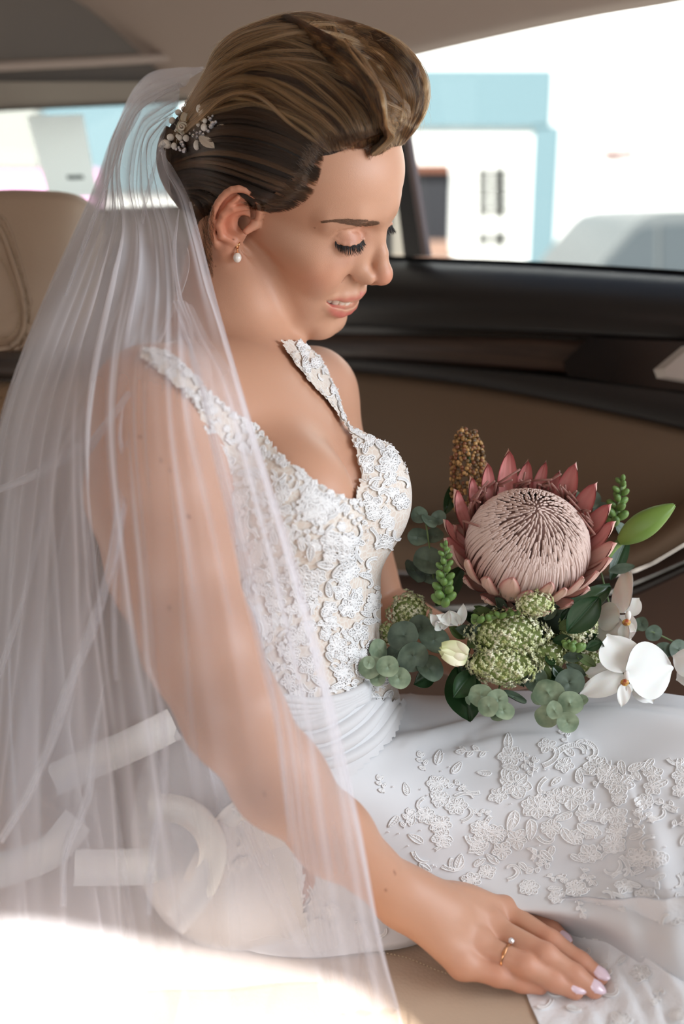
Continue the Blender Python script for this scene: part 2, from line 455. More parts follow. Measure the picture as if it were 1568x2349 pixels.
# rear seat
seat = empty('rear_seat', W(P(250, 1500, 1.1)) * [1, 1, 0] + UP * 0.4)
tag(seat, 'tan leather rear bench seat with stitched bolster and dotted perforated centre', 'car seat')
def pix_loft(rows, nu, nv): return W(PP(loft(rows, nu, nv)))
def slab(name, rows, nu, nv, th, material, parent, disp=None):
    g = loft(rows, nu, nv); c = PP(g)
    if disp is not None: c = disp(g, c)
    Wd = W(c); n = unit(np.cross(np.gradient(Wd, axis=1), np.gradient(Wd, axis=0)))
    if (n * (Wd - O_CW)).sum() > 0: n = -n
    b = MB(); b.grid(Wd); b.grid((Wd - n * th)[:, ::-1])
    return b.build(name, material, parent), Wd, n
# head restraint / upper bolster
_, HR, HRn = slab('headrest', [
  [(-160, 470, 1.10), (-20, 438, 1.16), (120, 438, 1.19), (175, 447, 1.21), (215, 470, 1.27), (225, 490, 1.34)],
  [(-160, 480, 1.04), (-20, 452, 1.10), (120, 455, 1.13), (185, 465, 1.16), (232, 500, 1.23), (240, 530, 1.32)],
  [(-160, 620, 1.00), (-20, 620, 1.06), (100, 620, 1.09), (170, 625, 1.12), (215, 640, 1.18), (225, 660, 1.30)],
  [(-160, 740, 1.02), (-20, 745, 1.07), (80, 745, 1.10), (150, 745, 1.13), (190, 745, 1.19), (205, 745, 1.30)],
  [(-160, 800, 1.05), (-20, 795, 1.10), (50, 800, 1.13), (120, 800, 1.16), (160, 795, 1.22), (180, 790, 1.32)],
  [(-160, 812, 1.12), (-20, 808, 1.16), (50, 806, 1.19), (110, 806, 1.22), (150, 804, 1.27), (180, 800, 1.34)]], 40, 36, 0.02, m_tan, seat)
# side panel of the bolster with two stitch rows and a piping
side_line = catmull([(-30, 500, 0), (0, 528, 0), (25, 590, 0), (52, 680, 0), (56, 740, 0), (40, 780, 0), (10, 798, 0), (-40, 800, 0)], 60)[:, :2]
def hr_d(px, py):
    g = px_of(C_of(HR)).reshape(-1, 2); i = np.argmin(((g - [px, py]) ** 2).sum(1)); return C_of(HR).reshape(-1, 3)[i][2]
b = MB(); b.tube([WP(x, y, hr_d(x, y) - 0.0015) for x, y in side_line], 0.0028, 8); b.build('piping', m_tan, seat)
b = MB(); b.tube([WP(x, y, hr_d(x, y) + 0.001) for x, y in catmull([(-30, 478, 0), (10, 505, 0), (40, 580, 0), (68, 690, 0), (70, 745, 0), (55, 785, 0), (30, 802, 0)], 60)[:, :2]], 0.0022, 6); b.build('seam_roll', m_tan, seat)
for nm, line, cnt in (('stitch_row', [(-30, 494, 0), (5, 520, 0), (32, 585, 0), (61, 685, 0), (64, 742, 0), (48, 782, 0), (20, 801, 0)], 46), ('stitch_row', [(-30, 560, 0), (8, 600, 0), (30, 660, 0), (44, 715, 0), (42, 745, 0), (28, 768, 0), (0, 780, 0)], 34)):
    b = MB(); q = catmull(line, cnt * 2)[:, :2]
    for k in range(cnt):
        p0, p1 = q[2 * k], q[2 * k + 1]; d = hr_d(*p0) - 0.002
        b.tube([WP(*p0, d), WP(*(p0 + p1) / 2, d - 0.0008), WP(*p1, d)], 0.0007, 4)
    so = b.build(nm, m_stitch, seat); so['kind'] = 'stuff'
slab('seat_shell', [
  [(-160, 800, 1.20), (60, 800, 1.22), (170, 795, 1.27), (260, 780, 1.40)],
  [(-160, 850, 1.16), (60, 850, 1.18), (170, 850, 1.24), (260, 850, 1.38)],
  [(-160, 872, 1.18), (60, 872, 1.20), (170, 872, 1.26), (260, 872, 1.40)]], 20, 10, 0.02, m_seatshell, seat)
m_perf = mat('perforated_tan_leather', srgb(172, 142, 112), 0.6)
ntp = m_perf.node_tree; tcp = ntp.nodes.new('ShaderNodeTexCoord'); vo = ntp.nodes.new('ShaderNodeTexVoronoi')
vo.inputs['Scale'].default_value = 170; vo.inputs['Randomness'].default_value = 0.0
crp = ntp.nodes.new('ShaderNodeValToRGB'); crp.color_ramp.elements[0].position = 0.22; crp.color_ramp.elements[0].color = (*srgb(70, 52, 40), 1)
crp.color_ramp.elements[1].position = 0.30; crp.color_ramp.elements[1].color = (*srgb(172, 142, 112), 1)
ntp.links.new(tcp.outputs['Object'], vo.inputs['Vector']); ntp.links.new(vo.outputs['Distance'], crp.inputs[0]); ntp.links.new(crp.outputs[0], ntp.nodes['Principled BSDF'].inputs['Base Color'])
slab('backrest', [
  [(-200, 868, 1.20), (60, 866, 1.22), (300, 860, 1.36), (600, 850, 1.50)],
  [(-200, 900, 1.12), (60, 900, 1.14), (300, 890, 1.26), (600, 880, 1.42)],
  [(-200, 1300, 0.98), (60, 1300, 1.02), (300, 1300, 1.14), (600, 1300, 1.32)],
  [(-200, 1800, 0.90), (60, 1800, 0.95), (300, 1850, 1.06), (600, 1800, 1.24)],
  [(-200, 2100, 0.90), (60, 2050, 0.95), (300, 2000, 1.05), (600, 1900, 1.24)]], 40, 30, 0.05, m_perf, seat)
# seat cushion: horizontal pad at SEAT_Z, read off the sight lines
SEAT_Z = EYE - 0.572
def rz_px(px, py, dz=0.0):
    w = rayz(px, py, SEAT_Z + dz); return (px, py, C_of(w)[2])
slab('seat_cushion', [
  [rz_px(-300, 1950, 0), rz_px(300, 1900), rz_px(900, 1880), rz_px(1500, 1860), rz_px(2100, 1850)],
  [rz_px(-300, 2200, 0), rz_px(300, 2180), rz_px(900, 2186), rz_px(1500, 2200), rz_px(2100, 2220)],
  [rz_px(-300, 2350), rz_px(300, 2330), rz_px(880, 2290), rz_px(1240, 2400), rz_px(2100, 2500)],
  [rz_px(-300, 2600), rz_px(300, 2600), rz_px(900, 2600), rz_px(1500, 2650), rz_px(2100, 2700)]], 50, 40, 0.08, m_tan, seat)
# piping along the cushion's centre panel (the row of pale stitches behind the hand)
b = MB(); q = catmull([(860, 2182, 0), (930, 2196, 0), (1010, 2228, 0), (1110, 2255, 0)], 60)[:, :2]
for k in range(0, 58, 2): b.tube([rayz(*q[k], SEAT_Z + .0015), rayz(*q[k + 1], SEAT_Z + .0015)], 0.0006, 4)
so = b.build('stitch_row', m_stitch, seat); so['kind'] = 'stuff'

# ------------------------------------------------------------------ street outside the far window
gz = 0.0
b = MB(); b.add([(-30, -4, gz), (40, -4, gz), (40, 60, gz), (-30, 60, gz)], [(0, 1, 2, 3)])
gr = b.build('floor', mat('pale_street', srgb(190, 184, 176), 0.9), None, smooth=False); tag(gr, 'pale sunlit street outside the car', kind='structure')
BY = 8.2                                      # the facade stands this far off, parallel to the picture's bottom edge
def rayb(px, py, off=0.0):
    d = W(P(px, py, 1.0)) - O_CW; return O_CW + d * ((BY - off) / d[1])
m_white = mat('white_render', srgb(246, 246, 242), 0.9); bump(m_white, 30, 0.2, 0.004)
m_blue = mat('pale_blue_render', (0.15, 0.235, 0.265), 0.9)
def wbox(name, x0, y0, x1, y1, off, th, material, parent=None):
    """a slab of the facade between two corners read at picture positions"""
    a, c = rayb(x0, y0, off), rayb(x1, y1, off)
    xs = sorted((a[0], c[0])); zs = sorted((a[2], c[2])); Y = BY - off
    v = [(x, y, z) for y in (Y, Y + th) for x in xs for z in zs]
    b = MB(); b.add(v, [(0, 1, 3, 2), (4, 6, 7, 5), (0, 4, 5, 1), (2, 3, 7, 6), (0, 2, 6, 4), (1, 5, 7, 3)])
    return b.build(name, material, parent, smooth=False)
bl = empty('town_building', (1.0, BY, 0)); tag(bl, 'white building with pale blue band, dark doorway and shuttered window across the street', 'building')
wbox('wall', -600, -700, 2600, 740, 0.0, 0.3, m_white, bl)
wbox('wall_band', 880, 158, 1262, 292, 0.05, 0.05, m_blue, bl)
wbox('corner_strip', 1226, 288, 1262, 740, 0.05, 0.05, m_blue, bl)
wbox('beige_wall_patch', 560, 440, 935, 740, 0.06, 0.06, mat('tan_patch', (0.20, 0.18, 0.15), 0.9), bl)  # added slab filling this gap of the facade with a beige tone
wbox('wall_band', -500, 225, 420, 440, 0.05, 0.05, m_blue, bl)
dw = wbox('doorway', 945, 392, 1030, 555, 0.03, 0.03, mat('dark_opening', srgb(26, 26, 32), 0.5), bl)
wbox('door_lintel', 945, 376, 1032, 394, 0.10, 0.10, mat('brown_timber', srgb(120, 74, 54), 0.7), bl)
wbox('door_step', 945, 553, 1032, 592, 0.12, 0.12, mat('tan_stone', srgb(150, 120, 104), 0.8), bl)
sw = wbox('shuttered_window', 1085, 372, 1170, 740, 0.02, 0.02, mat('pale_shutter', srgb(232, 232, 226), 0.8), bl)
m_pane = mat('grey_pane', (0.06, 0.06, 0.055), 0.4)
for x0, x1 in ((1097, 1119), (1130, 1161)):
    for y0, y1 in ((384, 420), (424, 456), (462, 496), (530, 562)):
        wbox('pane', x0, y0, x1, y1, 0.04, 0.02, m_pane, sw)
m_red = mat('red_sign_paint', (0.17, 0.03, 0.02), 0.6)
sgn = None
for i, (x0, x1, y0, y1) in enumerate(((1364, 1374, 346, 354), (1384, 1402, 345, 358), (1404, 1418, 347, 362), (1420, 1434, 345, 356), (1438, 1456, 344, 356))):
    wbox('sign_letter', x0, y0, x1, y1, 0.03, 0.03, m_red, bl)
# blocks seen through the rear window
ob = empty('roadside_wall', (-2.2, 6.0, 0)); tag(ob, 'grey slatted shutter above a pink wall seen through the rear window', 'wall')
def rb2(px, py, Y=6.0):
    d = W(P(px, py, 1.0)) - O_CW; return O_CW + d * (Y / d[1])
for nm, (x0, y0, x1, y1), mm in (('shutter_panel', (-400, 248, 92, 392), mat('grey_shutter', srgb(150, 152, 146), 0.7)), ('wall_panel', (-400, 388, 240, 640), mat('pink_render', srgb(214, 160, 196), 0.8))):
    a, c = rb2(x0, y0), rb2(x1, y1)
    v = [(x, y, z) for y in (6.0, 6.15) for x in (a[0], c[0]) for z in (c[2], a[2])]
    b = MB(); b.add(v, [(0, 1, 3, 2), (4, 6, 7, 5), (0, 4, 5, 1), (2, 3, 7, 6), (0, 2, 6, 4), (1, 5, 7, 3)]); b.build(nm, mm, ob, smooth=False)

# parked car across the street
m_carp = mat('silver_car_paint', (0.13, 0.145, 0.15), 0.45)
m_carg = mat('car_window_glass', (0.07, 0.085, 0.095), 0.3)
pk = empty('parked_car', (3.4, 5.4, 0)); tag(pk, 'silver car parked across the street seen through the side window', 'car')
def carp(px, py, Y=5.6):
    d = W(P(px, py, 1.0)) - O_CW; return O_CW + d * (Y / d[1])
roofline = [(1330, 660), (1372, 612), (1400, 578), (1450, 520), (1480, 495), (1530, 484), (1620, 480), (1800, 484), (2000, 500), (2150, 570), (2250, 660)]
def prism(name, outline, Y0, Y1, material, parent):
    a = [carp(x, y, 5.6) for x, y in outline]; n = len(a)
    v = [np.array([p[0], Y0, p[2]]) for p in a] + [np.array([p[0], Y1, p[2]]) for p in a]
    b = MB(); b.add(v, [tuple(range(n)), tuple(range(2 * n - 1, n - 1, -1))] + [(i, (i + 1) % n, n + (i + 1) % n, n + i) for i in range(n)])
    return b.build(name, material, parent, smooth=False)
prism('cabin', roofline, 5.6, 7.1, m_carp, pk)
prism('car_window', [(1352, 640), (1385, 606), (1412, 578), (1455, 530), (1475, 520), (1500, 518), (1500, 640)], 5.57, 5.59, m_carg, pk)
prism('car_window', [(1512, 640), (1512, 516), (1620, 512), (1780, 514), (1780, 640)], 5.57, 5.59, m_carg, pk)
prism('car_body', [(1180, 700), (1200, 660), (1330, 650), (2250, 650), (2500, 680), (2550, 760), (2550, 1080), (1180, 1080)], 5.5, 7.2, m_carp, pk)
for cx_ in (1420, 2300):
    b = MB(); c0 = carp(cx_, 1060, 5.6); c0[1] = 5.48; c0[2] = 0.33
    b.tube([c0, c0 + np.array([0, .2, 0])], 0.33, 24); b.build('wheel', m_black, pk)
# ------------------------------------------------------------------ distance-field modelling
def v3(*a): return np.array(a, np.float32)
def d_ball(p, c, r): return np.linalg.norm(p - np.asarray(c, np.float32), axis=1) - r
def d_ell(p, c, r, R=None):
    q = p - np.asarray(c, np.float32)
    if R is not None: q = q @ np.asarray(R, np.float32)      # columns of R: the ellipsoid's axes
    r = np.asarray(r, np.float32)
    a = q / r; k0 = np.sqrt((a * a).sum(1)); b = a / r; k1 = np.sqrt((b * b).sum(1)) + 1e-9
    return k0 * (k0 - 1) / k1
def d_cone(p, a, b, ra, rb):
    a = np.asarray(a, np.float32); ba = np.asarray(b, np.float32) - a; pa = p - a
    h = np.clip(pa @ ba / ba.dot(ba), 0, 1)
    return np.linalg.norm(pa - h[:, None] * ba, axis=1) - (ra + (rb - ra) * h)
def d_chain(p, pts, rs, k=0.0):
    d = None
    for i in range(len(pts) - 1):
        e = d_cone(p, pts[i], pts[i + 1], rs[i], rs[i + 1])
        d = e if d is None else (np.minimum(d, e) if k == 0 else smin(d, e, k))
    return d
def smin(a, b, k):
    h = np.maximum(k - np.abs(a - b), 0) / k
    return np.minimum(a, b) - h * h * k * 0.25
def smax(a, b, k): return -smin(-a, -b, k)
def frame_from(fwd, up):
    f = unit(fwd); r = unit(np.cross(f, up)); u = np.cross(r, f)
    return np.stack([f, r, u], 1)
def rotm(ax, deg):
    a = math.radians(deg); c, s = math.cos(a), math.sin(a)
    m = np.eye(3); i, j = [(1, 2), (2, 0), (0, 1)][ax]
    m[i, i] = c; m[j, j] = c; m[i, j] = -s; m[j, i] = s
    return m
def axis_steps(lo, hi, zones, coarse):
    """grid lines from lo to hi: step of the zone a point falls in"""
    x = [lo]
    while x[-1] < hi:
        s = coarse
        for a, b, st in zones:
            if a <= x[-1] < b: s = min(s, st)
        x.append(x[-1] + s)
    n = len(x) - 1; n += (-n) % 8
    while len(x) < n + 1: x.append(x[-1] + coarse)
    return np.array(x, np.float32)
def mesh_field(func, X, Y, Z, bound=1.25):
    """surface nets on a rectilinear grid, evaluated only near the surface; returns vertices, quads"""
    B = 8
    nx, ny, nz = len(X), len(Y), len(Z)
    bx, by, bz = (nx - 1) // B, (ny - 1) // B, (nz - 1) // B
    cx = (X[0:bx * B:B] + X[B:bx * B + 1:B]) / 2; hx = (X[B:bx * B + 1:B] - X[0:bx * B:B]) / 2
    cy = (Y[0:by * B:B] + Y[B:by * B + 1:B]) / 2; hy = (Y[B:by * B + 1:B] - Y[0:by * B:B]) / 2
    cz = (Z[0:bz * B:B] + Z[B:bz * B + 1:B]) / 2; hz = (Z[B:bz * B + 1:B] - Z[0:bz * B:B]) / 2
    g = np.stack(np.meshgrid(cx, cy, cz, indexing='ij'), -1).reshape(-1, 3).astype(np.float32)
    rad = np.sqrt(hx[:, None, None] ** 2 + hy[None, :, None] ** 2 + hz[None, None, :] ** 2).ravel()
    dc = func(g)
    act = np.abs(dc) < rad * bound + 0.002
    V = np.ones((nx, ny, nz), np.float32)
    sign = np.where(dc < 0, -1.0, 1.0).astype(np.float32).reshape(bx, by, bz)
    V[:bx * B, :by * B, :bz * B] = np.repeat(np.repeat(np.repeat(sign, B, 0), B, 1), B, 2)
    ids = np.argwhere(act.reshape(bx, by, bz))
    o = np.stack(np.meshgrid(*[np.arange(B + 1)] * 3, indexing='ij'), -1).reshape(-1, 3)
    CH = 700
    for s in range(0, len(ids), CH):
        q = (ids[s:s + CH, None, :] * B + o[None]).reshape(-1, 3)
        p = np.stack([X[q[:, 0]], Y[q[:, 1]], Z[q[:, 2]]], 1)
        V[q[:, 0], q[:, 1], q[:, 2]] = func(p)
    S = V < 0
    cnt = np.zeros((nx - 1, ny - 1, nz - 1), np.uint8)
    for i in (0, 1):
        for j in (0, 1):
            for k in (0, 1):
                cnt += S[i:nx - 1 + i, j:ny - 1 + j, k:nz - 1 + k]
    cells = np.argwhere((cnt > 0) & (cnt < 8))
    idx = -np.ones(cnt.shape, np.int32); idx[tuple(cells.T)] = np.arange(len(cells))
    acc = np.zeros((len(cells), 3), np.float64); num = np.zeros(len(cells))
    ax = (X, Y, Z)
    for a in range(3):
        for u in (0, 1):
            for w in (0, 1):
                off = [0, 0, 0]; others = [b for b in range(3) if b != a]
                off[others[0]] = u; off[others[1]] = w
                c0 = cells + off; c1 = c0.copy(); c1[:, a] += 1
                v0 = V[tuple(c0.T)]; v1 = V[tuple(c1.T)]
                m = (v0 < 0) != (v1 < 0)
                t = np.where(m, v0 / np.where(m, v0 - v1, 1), 0)
                p = np.stack([ax[b][c0[:, b]] for b in range(3)], 1).astype(np.float64)
                p[:, a] += t * (ax[a][c1[:, a]] - ax[a][c0[:, a]])
                acc[m] += p[m]; num[m] += 1
    verts = acc / num[:, None]
    faces = []
    for a in range(3):
        b, c = (a + 1) % 3, (a + 2) % 3
        sl0 = [slice(1, -1)] * 3; sl0[a] = slice(0, -1); sl1 = list(sl0); sl1[a] = slice(1, None)
        s0 = S[tuple(sl0)]; s1 = S[tuple(sl1)]
        e = np.argwhere(s0 != s1); fl = s0[tuple(e.T)]
        base = e.copy()
        for d in range(3):
            if d != a: base[:, d] += 1
        def at(db, dc_):
            q = base.copy(); q[:, b] -= db; q[:, c] -= dc_
            return idx[tuple(q.T)]
        f = np.stack([at(1, 1), at(0, 1), at(0, 0), at(1, 0)], 1)
        f[~fl] = f[~fl][:, ::-1]
        faces.append(f)
    F = np.concatenate(faces); F = F[(F >= 0).all(1)]
    # two Newton steps pull the vertices onto the field
    for it in range(1):
        e = 0.0004; v = verts.astype(np.float32); d = func(v)
        gx = np.stack([func(v + v3(*(e * np.eye(3)[k]))) - d for k in range(3)], 1) / e
        n2 = (gx * gx).sum(1) + 1e-6
        st = np.clip((d / n2), -0.001, 0.001)
        verts = verts - gx * st[:, None]
    return verts, F
def flip_fix(v, f, cen=None):
    return f

def sight(pxs, f, t0=0.70, t1=1.45, n=70, relax=0.75):
    """first point of a field along the sight lines of picture positions; rows that miss come back as nan"""
    pxs = np.atleast_2d(np.asarray(pxs, float)); d = unit(PP(np.c_[pxs, np.ones(len(pxs))]))
    t = np.full(len(pxs), t0); best = np.full(len(pxs), 9.0); tb = t.copy()
    for i in range(n):
        v = f((d * t[:, None]).astype(np.float32)).astype(float)
        m = v < best; best[m] = v[m]; tb[m] = t[m]
        t = np.where(v > 1e-4, t + np.maximum(v, 1e-4) * relax, t)
    out = d * t[:, None]; out[best > 8e-4] = np.nan
    return out
# ------------------------------------------------------------------ the bride's body: one continuous surface
# head frame, millimetres: x out of the face, y to her right ear (towards the lens), z to the crown
def sym(y): return (1, -1)
def f_head(c):
    """c: points in the view frame (m). returns distance in metres"""
    p = H_of(c).astype(np.float32)
    q = p.copy(); q[:, 1] = np.abs(q[:, 1])                       # mirrored copy
    d = d_ell(p, (-4, 0, 44), (90, 71, 74))                       # skull
    d = smin(d, d_ell(p, (38, 0, 54), (54, 60, 52)), 18)           # forehead
    d = smin(d, d_ell(p, (48, 0, 2), (46, 54, 52)), 16)            # mid face
    d = smin(d, d_ell(q, (60, 37, -12), (26, 19, 24)), 14)         # cheek
    d = smin(d, d_ell(q, (34, 50, -4), (34, 13, 14)), 16)          # cheekbone towards the ear
    d = smin(d, d_cone(q, (12, 44, -50), (76, 12, -78), 15, 14.5), 18)   # jaw line
    d = smin(d, d_ell(p, (44, 0, -46), (42, 40, 36)), 18)
    d = smin(d, d_ball(p, (77, 0, -76), 15.5), 12)                 # chin
    d = smin(d, d_ell(p, (73, 0, -42), (27, 29, 27)), 12)
    d = smin(d, d_ell(q, (40, 30, -46), (38, 20, 36)), 16)         # filled jaw side          # mouth barrel
    d = smin(d, d_chain(q, [(85, 10, 40), (78, 32, 42), (63, 47, 34)], [8, 8, 7]), 12)   # brow ridge
    d = smin(d, d_ball(p, (84, 0, 48), 11), 16)                    # glabella
    d = smax(d, -d_ell(q, (98, 26, 22), (19, 16, 14), rotm(2, -22)), 9)   # eye hollow
    # nose
    n = d_chain(p, [(88, 0, 34), (93.5, 0, 20), (101, 0, 8), (108, 0, -4)], [6.5, 6.0, 6.6, 7.6], 3)
    n = smin(n, d_ball(p, (111.0, 0, -8.5), 8.8), 5)
    n = smin(n, d_ell(q, (99, 11.5, -12), (10.5, 6.2, 7.4)), 4)
    n = smin(n, d_cone(p, (110, 0, -14), (100, 0, -21), 4.2, 4.5), 3)
    d = smin(d, n, 9)
    d = smin(d, d_cone(q, (84, 9, 18), (92, 13, -8), 7, 7), 9)
    nos = d_ell(q, (102.5, 6.8, -20.5), (6.2, 2.9, 4.5), rotm(2, -15))
    d = smax(d, -nos, 1.6)
    ac = d_chain(q, [(90.5, 17.5, -8), (89.5, 18.8, -14), (92, 16, -20)], [1.4, 1.4, 1.2])
    d = smax(d, -ac, 3.5)                                          # crease round the nostril wing
    # smiling cheek fold
    fold = d_chain(q, [(88, 21, -15), (83, 27, -26), (77, 34, -38), (72, 37, -46)], [0.8, 1.6, 1.6, 1.0], 2)
    d = smin(d, d_ell(q, (70, 35, -22), (14, 11, 14)), 12)
    d = smax(d, -(fold + 0.6), 4.0)
    dim = d_chain(q, [(69, 41, -45), (66, 41.5, -54), (66, 39, -63)], [0.4, 0.9, 0.4], 1)
    d = smax(d, -dim, 2.4)
    # mouth: upper lip, lower lip, opening
    d = smin(d, d_chain(q, UPPER_LIP, [3.6, 3.7, 3.3, 2.5, 1.3], 2), 4.0)
    d = smin(d, d_chain(q, LOWER_LIP, [5.6, 5.4, 4.6, 3.2, 1.4], 2), 4.0)
    op = d_chain(q, MOUTH_GAP, [4.7, 4.5, 3.8, 1.3], 1)
    op2 = d_ell(p, (78, 0, -45.0), (15, 28, 7.0))
    d = smax(d, -np.minimum(op, op2), 1.4)
    d = smax(d, -d_cone(q, (102, 0, -24), (100, 0, -33), 2.0, 2.4), 3.5)      # philtrum
    d = smax(d, -d_ell(p, (97, 0, -66), (6, 16, 4)), 6)            # hollow under the lower lip
    # closed eye: ball, crease, upper lid rim, lower lid
    d = smin(d, d_ball(q, LID_C, LID_R), 5.5)
    if CREASE is not None: d = smax(d, -d_chain(q, CREASE, [0.1, 0.5, 0.75, 0.8, 0.75, 0.5, 0.1], 1), 2.4)
    d = smin(d, d_chain(q, LASH_LINE, [0.6, 1.0, 1.2, 1.3, 1.2, 1.0, 0.6], 1), 1.6)
    low = d_chain(q, [x + np.array([-1.2, 0, -2.2]) for x in LASH_LINE[1:-1]], [0.5, 0.9, 1.0, 0.9, 0.5], 0.6)
    d = smax(d, -low, 1.6)
    # temples drawn in
    # ear
    if True:
        e = ear_field(q)
        d = smin(d, e, 3.0)
        cav = d_ell(q, (4, 76, 0), (8.0, 13, 9.0), rotm(1, -10))
        cav = smin(cav, d_ell(q, (7, 70, -4), (3.2, 8, 4.0)), 2)
        d = smax(d, -cav, 2.0)
        tg = d_cone(q, (11, 66, 3), (8.5, 72.5, -3), 4.2, 2.8)
        d = smin(d, tg, 2.5)
    return d / 1000.0
UPPER_LIP = [np.array(x, float) for x in [(96.0, 0, -37.4), (95.6, 8, -36.2), (91.2, 18, -36.8), (84.5, 26.5, -37.8), (77.2, 33.2, -40.2)]]
LOWER_LIP = [np.array(x, float) for x in [(92.6, 0, -57.2), (91.2, 10, -56.4), (87.2, 19, -53.4), (82.0, 27, -48.2), (77.0, 33.2, -42.2)]]
MOUTH_GAP = [(97, 0, -46.3), (94, 12, -45.8), (87.5, 24, -43.8), (79.5, 33, -41.0)]
LID_C, LID_R = np.array([77.5, 30, 17.5]), 12.4
def on_ball(pxs, c, r):
    """head-frame point where a sight line meets (or passes closest to) a ball"""
    o = H_of(np.zeros(3)); out = []
    for q in pxs:
        d = unit(H_of(P(q[0], q[1], 1.0)) - o); b = np.dot(c - o, d); h2 = r * r - ((c - o) @ (c - o) - b * b)
        t = b - math.sqrt(h2) if h2 > 0 else b
        x = o + d * t; out.append(c + unit(x - c) * r)
    return out
_l = on_ball([(770, 546), (777, 555), (788, 560), (801, 562), (815, 559), (826, 553), (833, 546)], LID_C, LID_R)
LASH_LINE = [np.array([73.6, 44.4, 20.4])] + _l[1:-1] + [np.array([88.0, 17.2, 19.6])]
CREASE = None
EAR_C = np.array([-4, 70, 0.0])
def ear_uv(u, v, w=0.0):
    """ear plane: u forward, v up, w away from the head; tilted back and flared outwards"""
    u *= 1.12; v = v * 1.13 - 1.5; a = math.radians(-13); uu = u * math.cos(a) - v * math.sin(a); vv = u * math.sin(a) + v * math.cos(a)
    fl = math.radians(24)
    return (EAR_C[0] + uu * math.cos(fl) - w * math.sin(fl) * 0.0, EAR_C[1] + w + (8 - uu) * math.sin(fl), EAR_C[2] + vv)
def ear_field(q):
    hel = [(14, 4, -1.5), (12, 19, 1), (5, 28, 3), (-5, 28.5, 4), (-13, 22, 4), (-16, 10, 4), (-14.5, -3, 3.5), (-9, -15, 3), (-2, -22, 2)]
    hs = catmull(np.array([ear_uv(*x) for x in hel])[:, [0, 2, 1]], 20)[:, [0, 2, 1]]
    d = d_chain(q, list(hs), list(np.interp(np.linspace(0, 8, 20), range(9), [2.0, 2.6, 2.9, 3.0, 2.8, 2.7, 2.6, 2.8, 3.3])), 0.8)
    lob = d_ell(q, ear_uv(4, -22.5, 1.0), (6.6, 3.6, 7.5)); d = smin(d, lob, 5)
    d = smin(d, d_cone(q, ear_uv(7, -14, 0), ear_uv(5, -24, 0), 4.5, 4.5), 4)
    # antihelix and its fork
    ah = d_chain(q, [ear_uv(*x) for x in [(8, -13, 2), (-1, -13.5, 3.6), (-7, -6, 4.6), (-8, 3, 4.8), (-4, 11, 4.4), (3, 17, 2.4)]], [3.2, 3.2, 3.1, 3.0, 2.8, 2.4], 1.5)
    ah = smin(ah, d_chain(q, [ear_uv(*x) for x in [(-8, 3, 4.6), (-8, 12, 4.2), (-6, 20, 3.2)]], [2.8, 2.5, 2.2], 1), 2)
    crus = d_chain(q, [ear_uv(*x) for x in [(13, 7, -1), (6, 5, -1), (-1, 5, -0.5)]], [2.3, 2.2, 1.2], 1)
    # thin back plate of the ear
    pl = d_ell(q, ear_uv(-3, 2, -1.2), (15.5, 3.2, 26), rotm(2, -24) @ rotm(1, -13))
    d = smin(d, ah, 2.2); d = smin(d, crus, 2); d = smin(d, pl, 2.2)
    return d

CREASE_PX = [(766, 543), (775, 535), (787, 530), (801, 528), (814, 528), (826, 531), (835, 537)]
# joints in the view frame (metres)
S_N = P(348, 945, 0.802); S_F = P(716, 905, 1.045)
ELB = P(535, 1640, 0.722); WRI = P(915, 2050, 0.822)
NB = P(522, 872, 0.945)
UPC = np.array([0, cp, -sp]); FWC = unit(np.array([math.cos(math.radians(24)), 0.0 * 1, -math.sin(math.radians(24))]))
FWC = unit(FWC - UPC * FWC.dot(UPC)); SDC = np.cross(UPC, FWC); SDC = SDC if SDC[2] < 0 else -SDC   # towards the lens
TOR = np.stack([FWC, SDC, UPC], 1)                    # torso axes: forward, to the lens side, up
def T(o, f, s, u): return np.asarray(o) + FWC * f + SDC * s + UPC * u
CHEST = P(590, 1170, 0.925)
WAIST = P(655, 1560, 0.935)
PELV = P(640, 1835, 0.968)
BR_N = P(655, 1165, 0.842); BR_F = P(792, 1140, 0.925)

def f_torso(p):
    lean = unit(CHEST - WAIST); R = np.stack([unit(FWC - lean * FWC.dot(lean)), SDC, lean], 1)
    d = d_ell(p, CHEST + lean * 0.01, (0.092, 0.122, 0.130), R)
    d = smin(d, d_ell(p, WAIST + lean * 0.03, (0.078, 0.108, 0.150), R), 0.06)
    d = smin(d, d_ell(p, PELV, (0.112, 0.148, 0.118), TOR), 0.07)
    d = smin(d, d_cone(p, S_N + SDC * -0.012, S_F + SDC * 0.012, 0.038, 0.038), 0.05)      # shoulder girdle
    d = smin(d, d_cone(p, T(NB, -0.03, 0.02, -0.005), S_N + UPC * .002, 0.030, 0.026), 0.045)
    d = smin(d, d_cone(p, T(NB, -0.03, -0.02, -0.005), S_F + UPC * .002, 0.030, 0.026), 0.045)
    return d
def f_breast(p):
    d = d_ell(p, BR_N, (0.056, 0.054, 0.060), TOR)
    return np.minimum(d, d_ell(p, BR_F, (0.054, 0.054, 0.058), TOR))
def f_arm(p, grow=0.0):
    d = d_chain(p, [S_N, P(352, 1130, .785), P(394, 1300, .765), P(459, 1480, .740), ELB, P(640, 1790, .742), P(765, 1918, .775), WRI],
                [0.0455, 0.0460, 0.0420, 0.0365, 0.0310, 0.0295, 0.0250, 0.0195], 0.02)
    return d
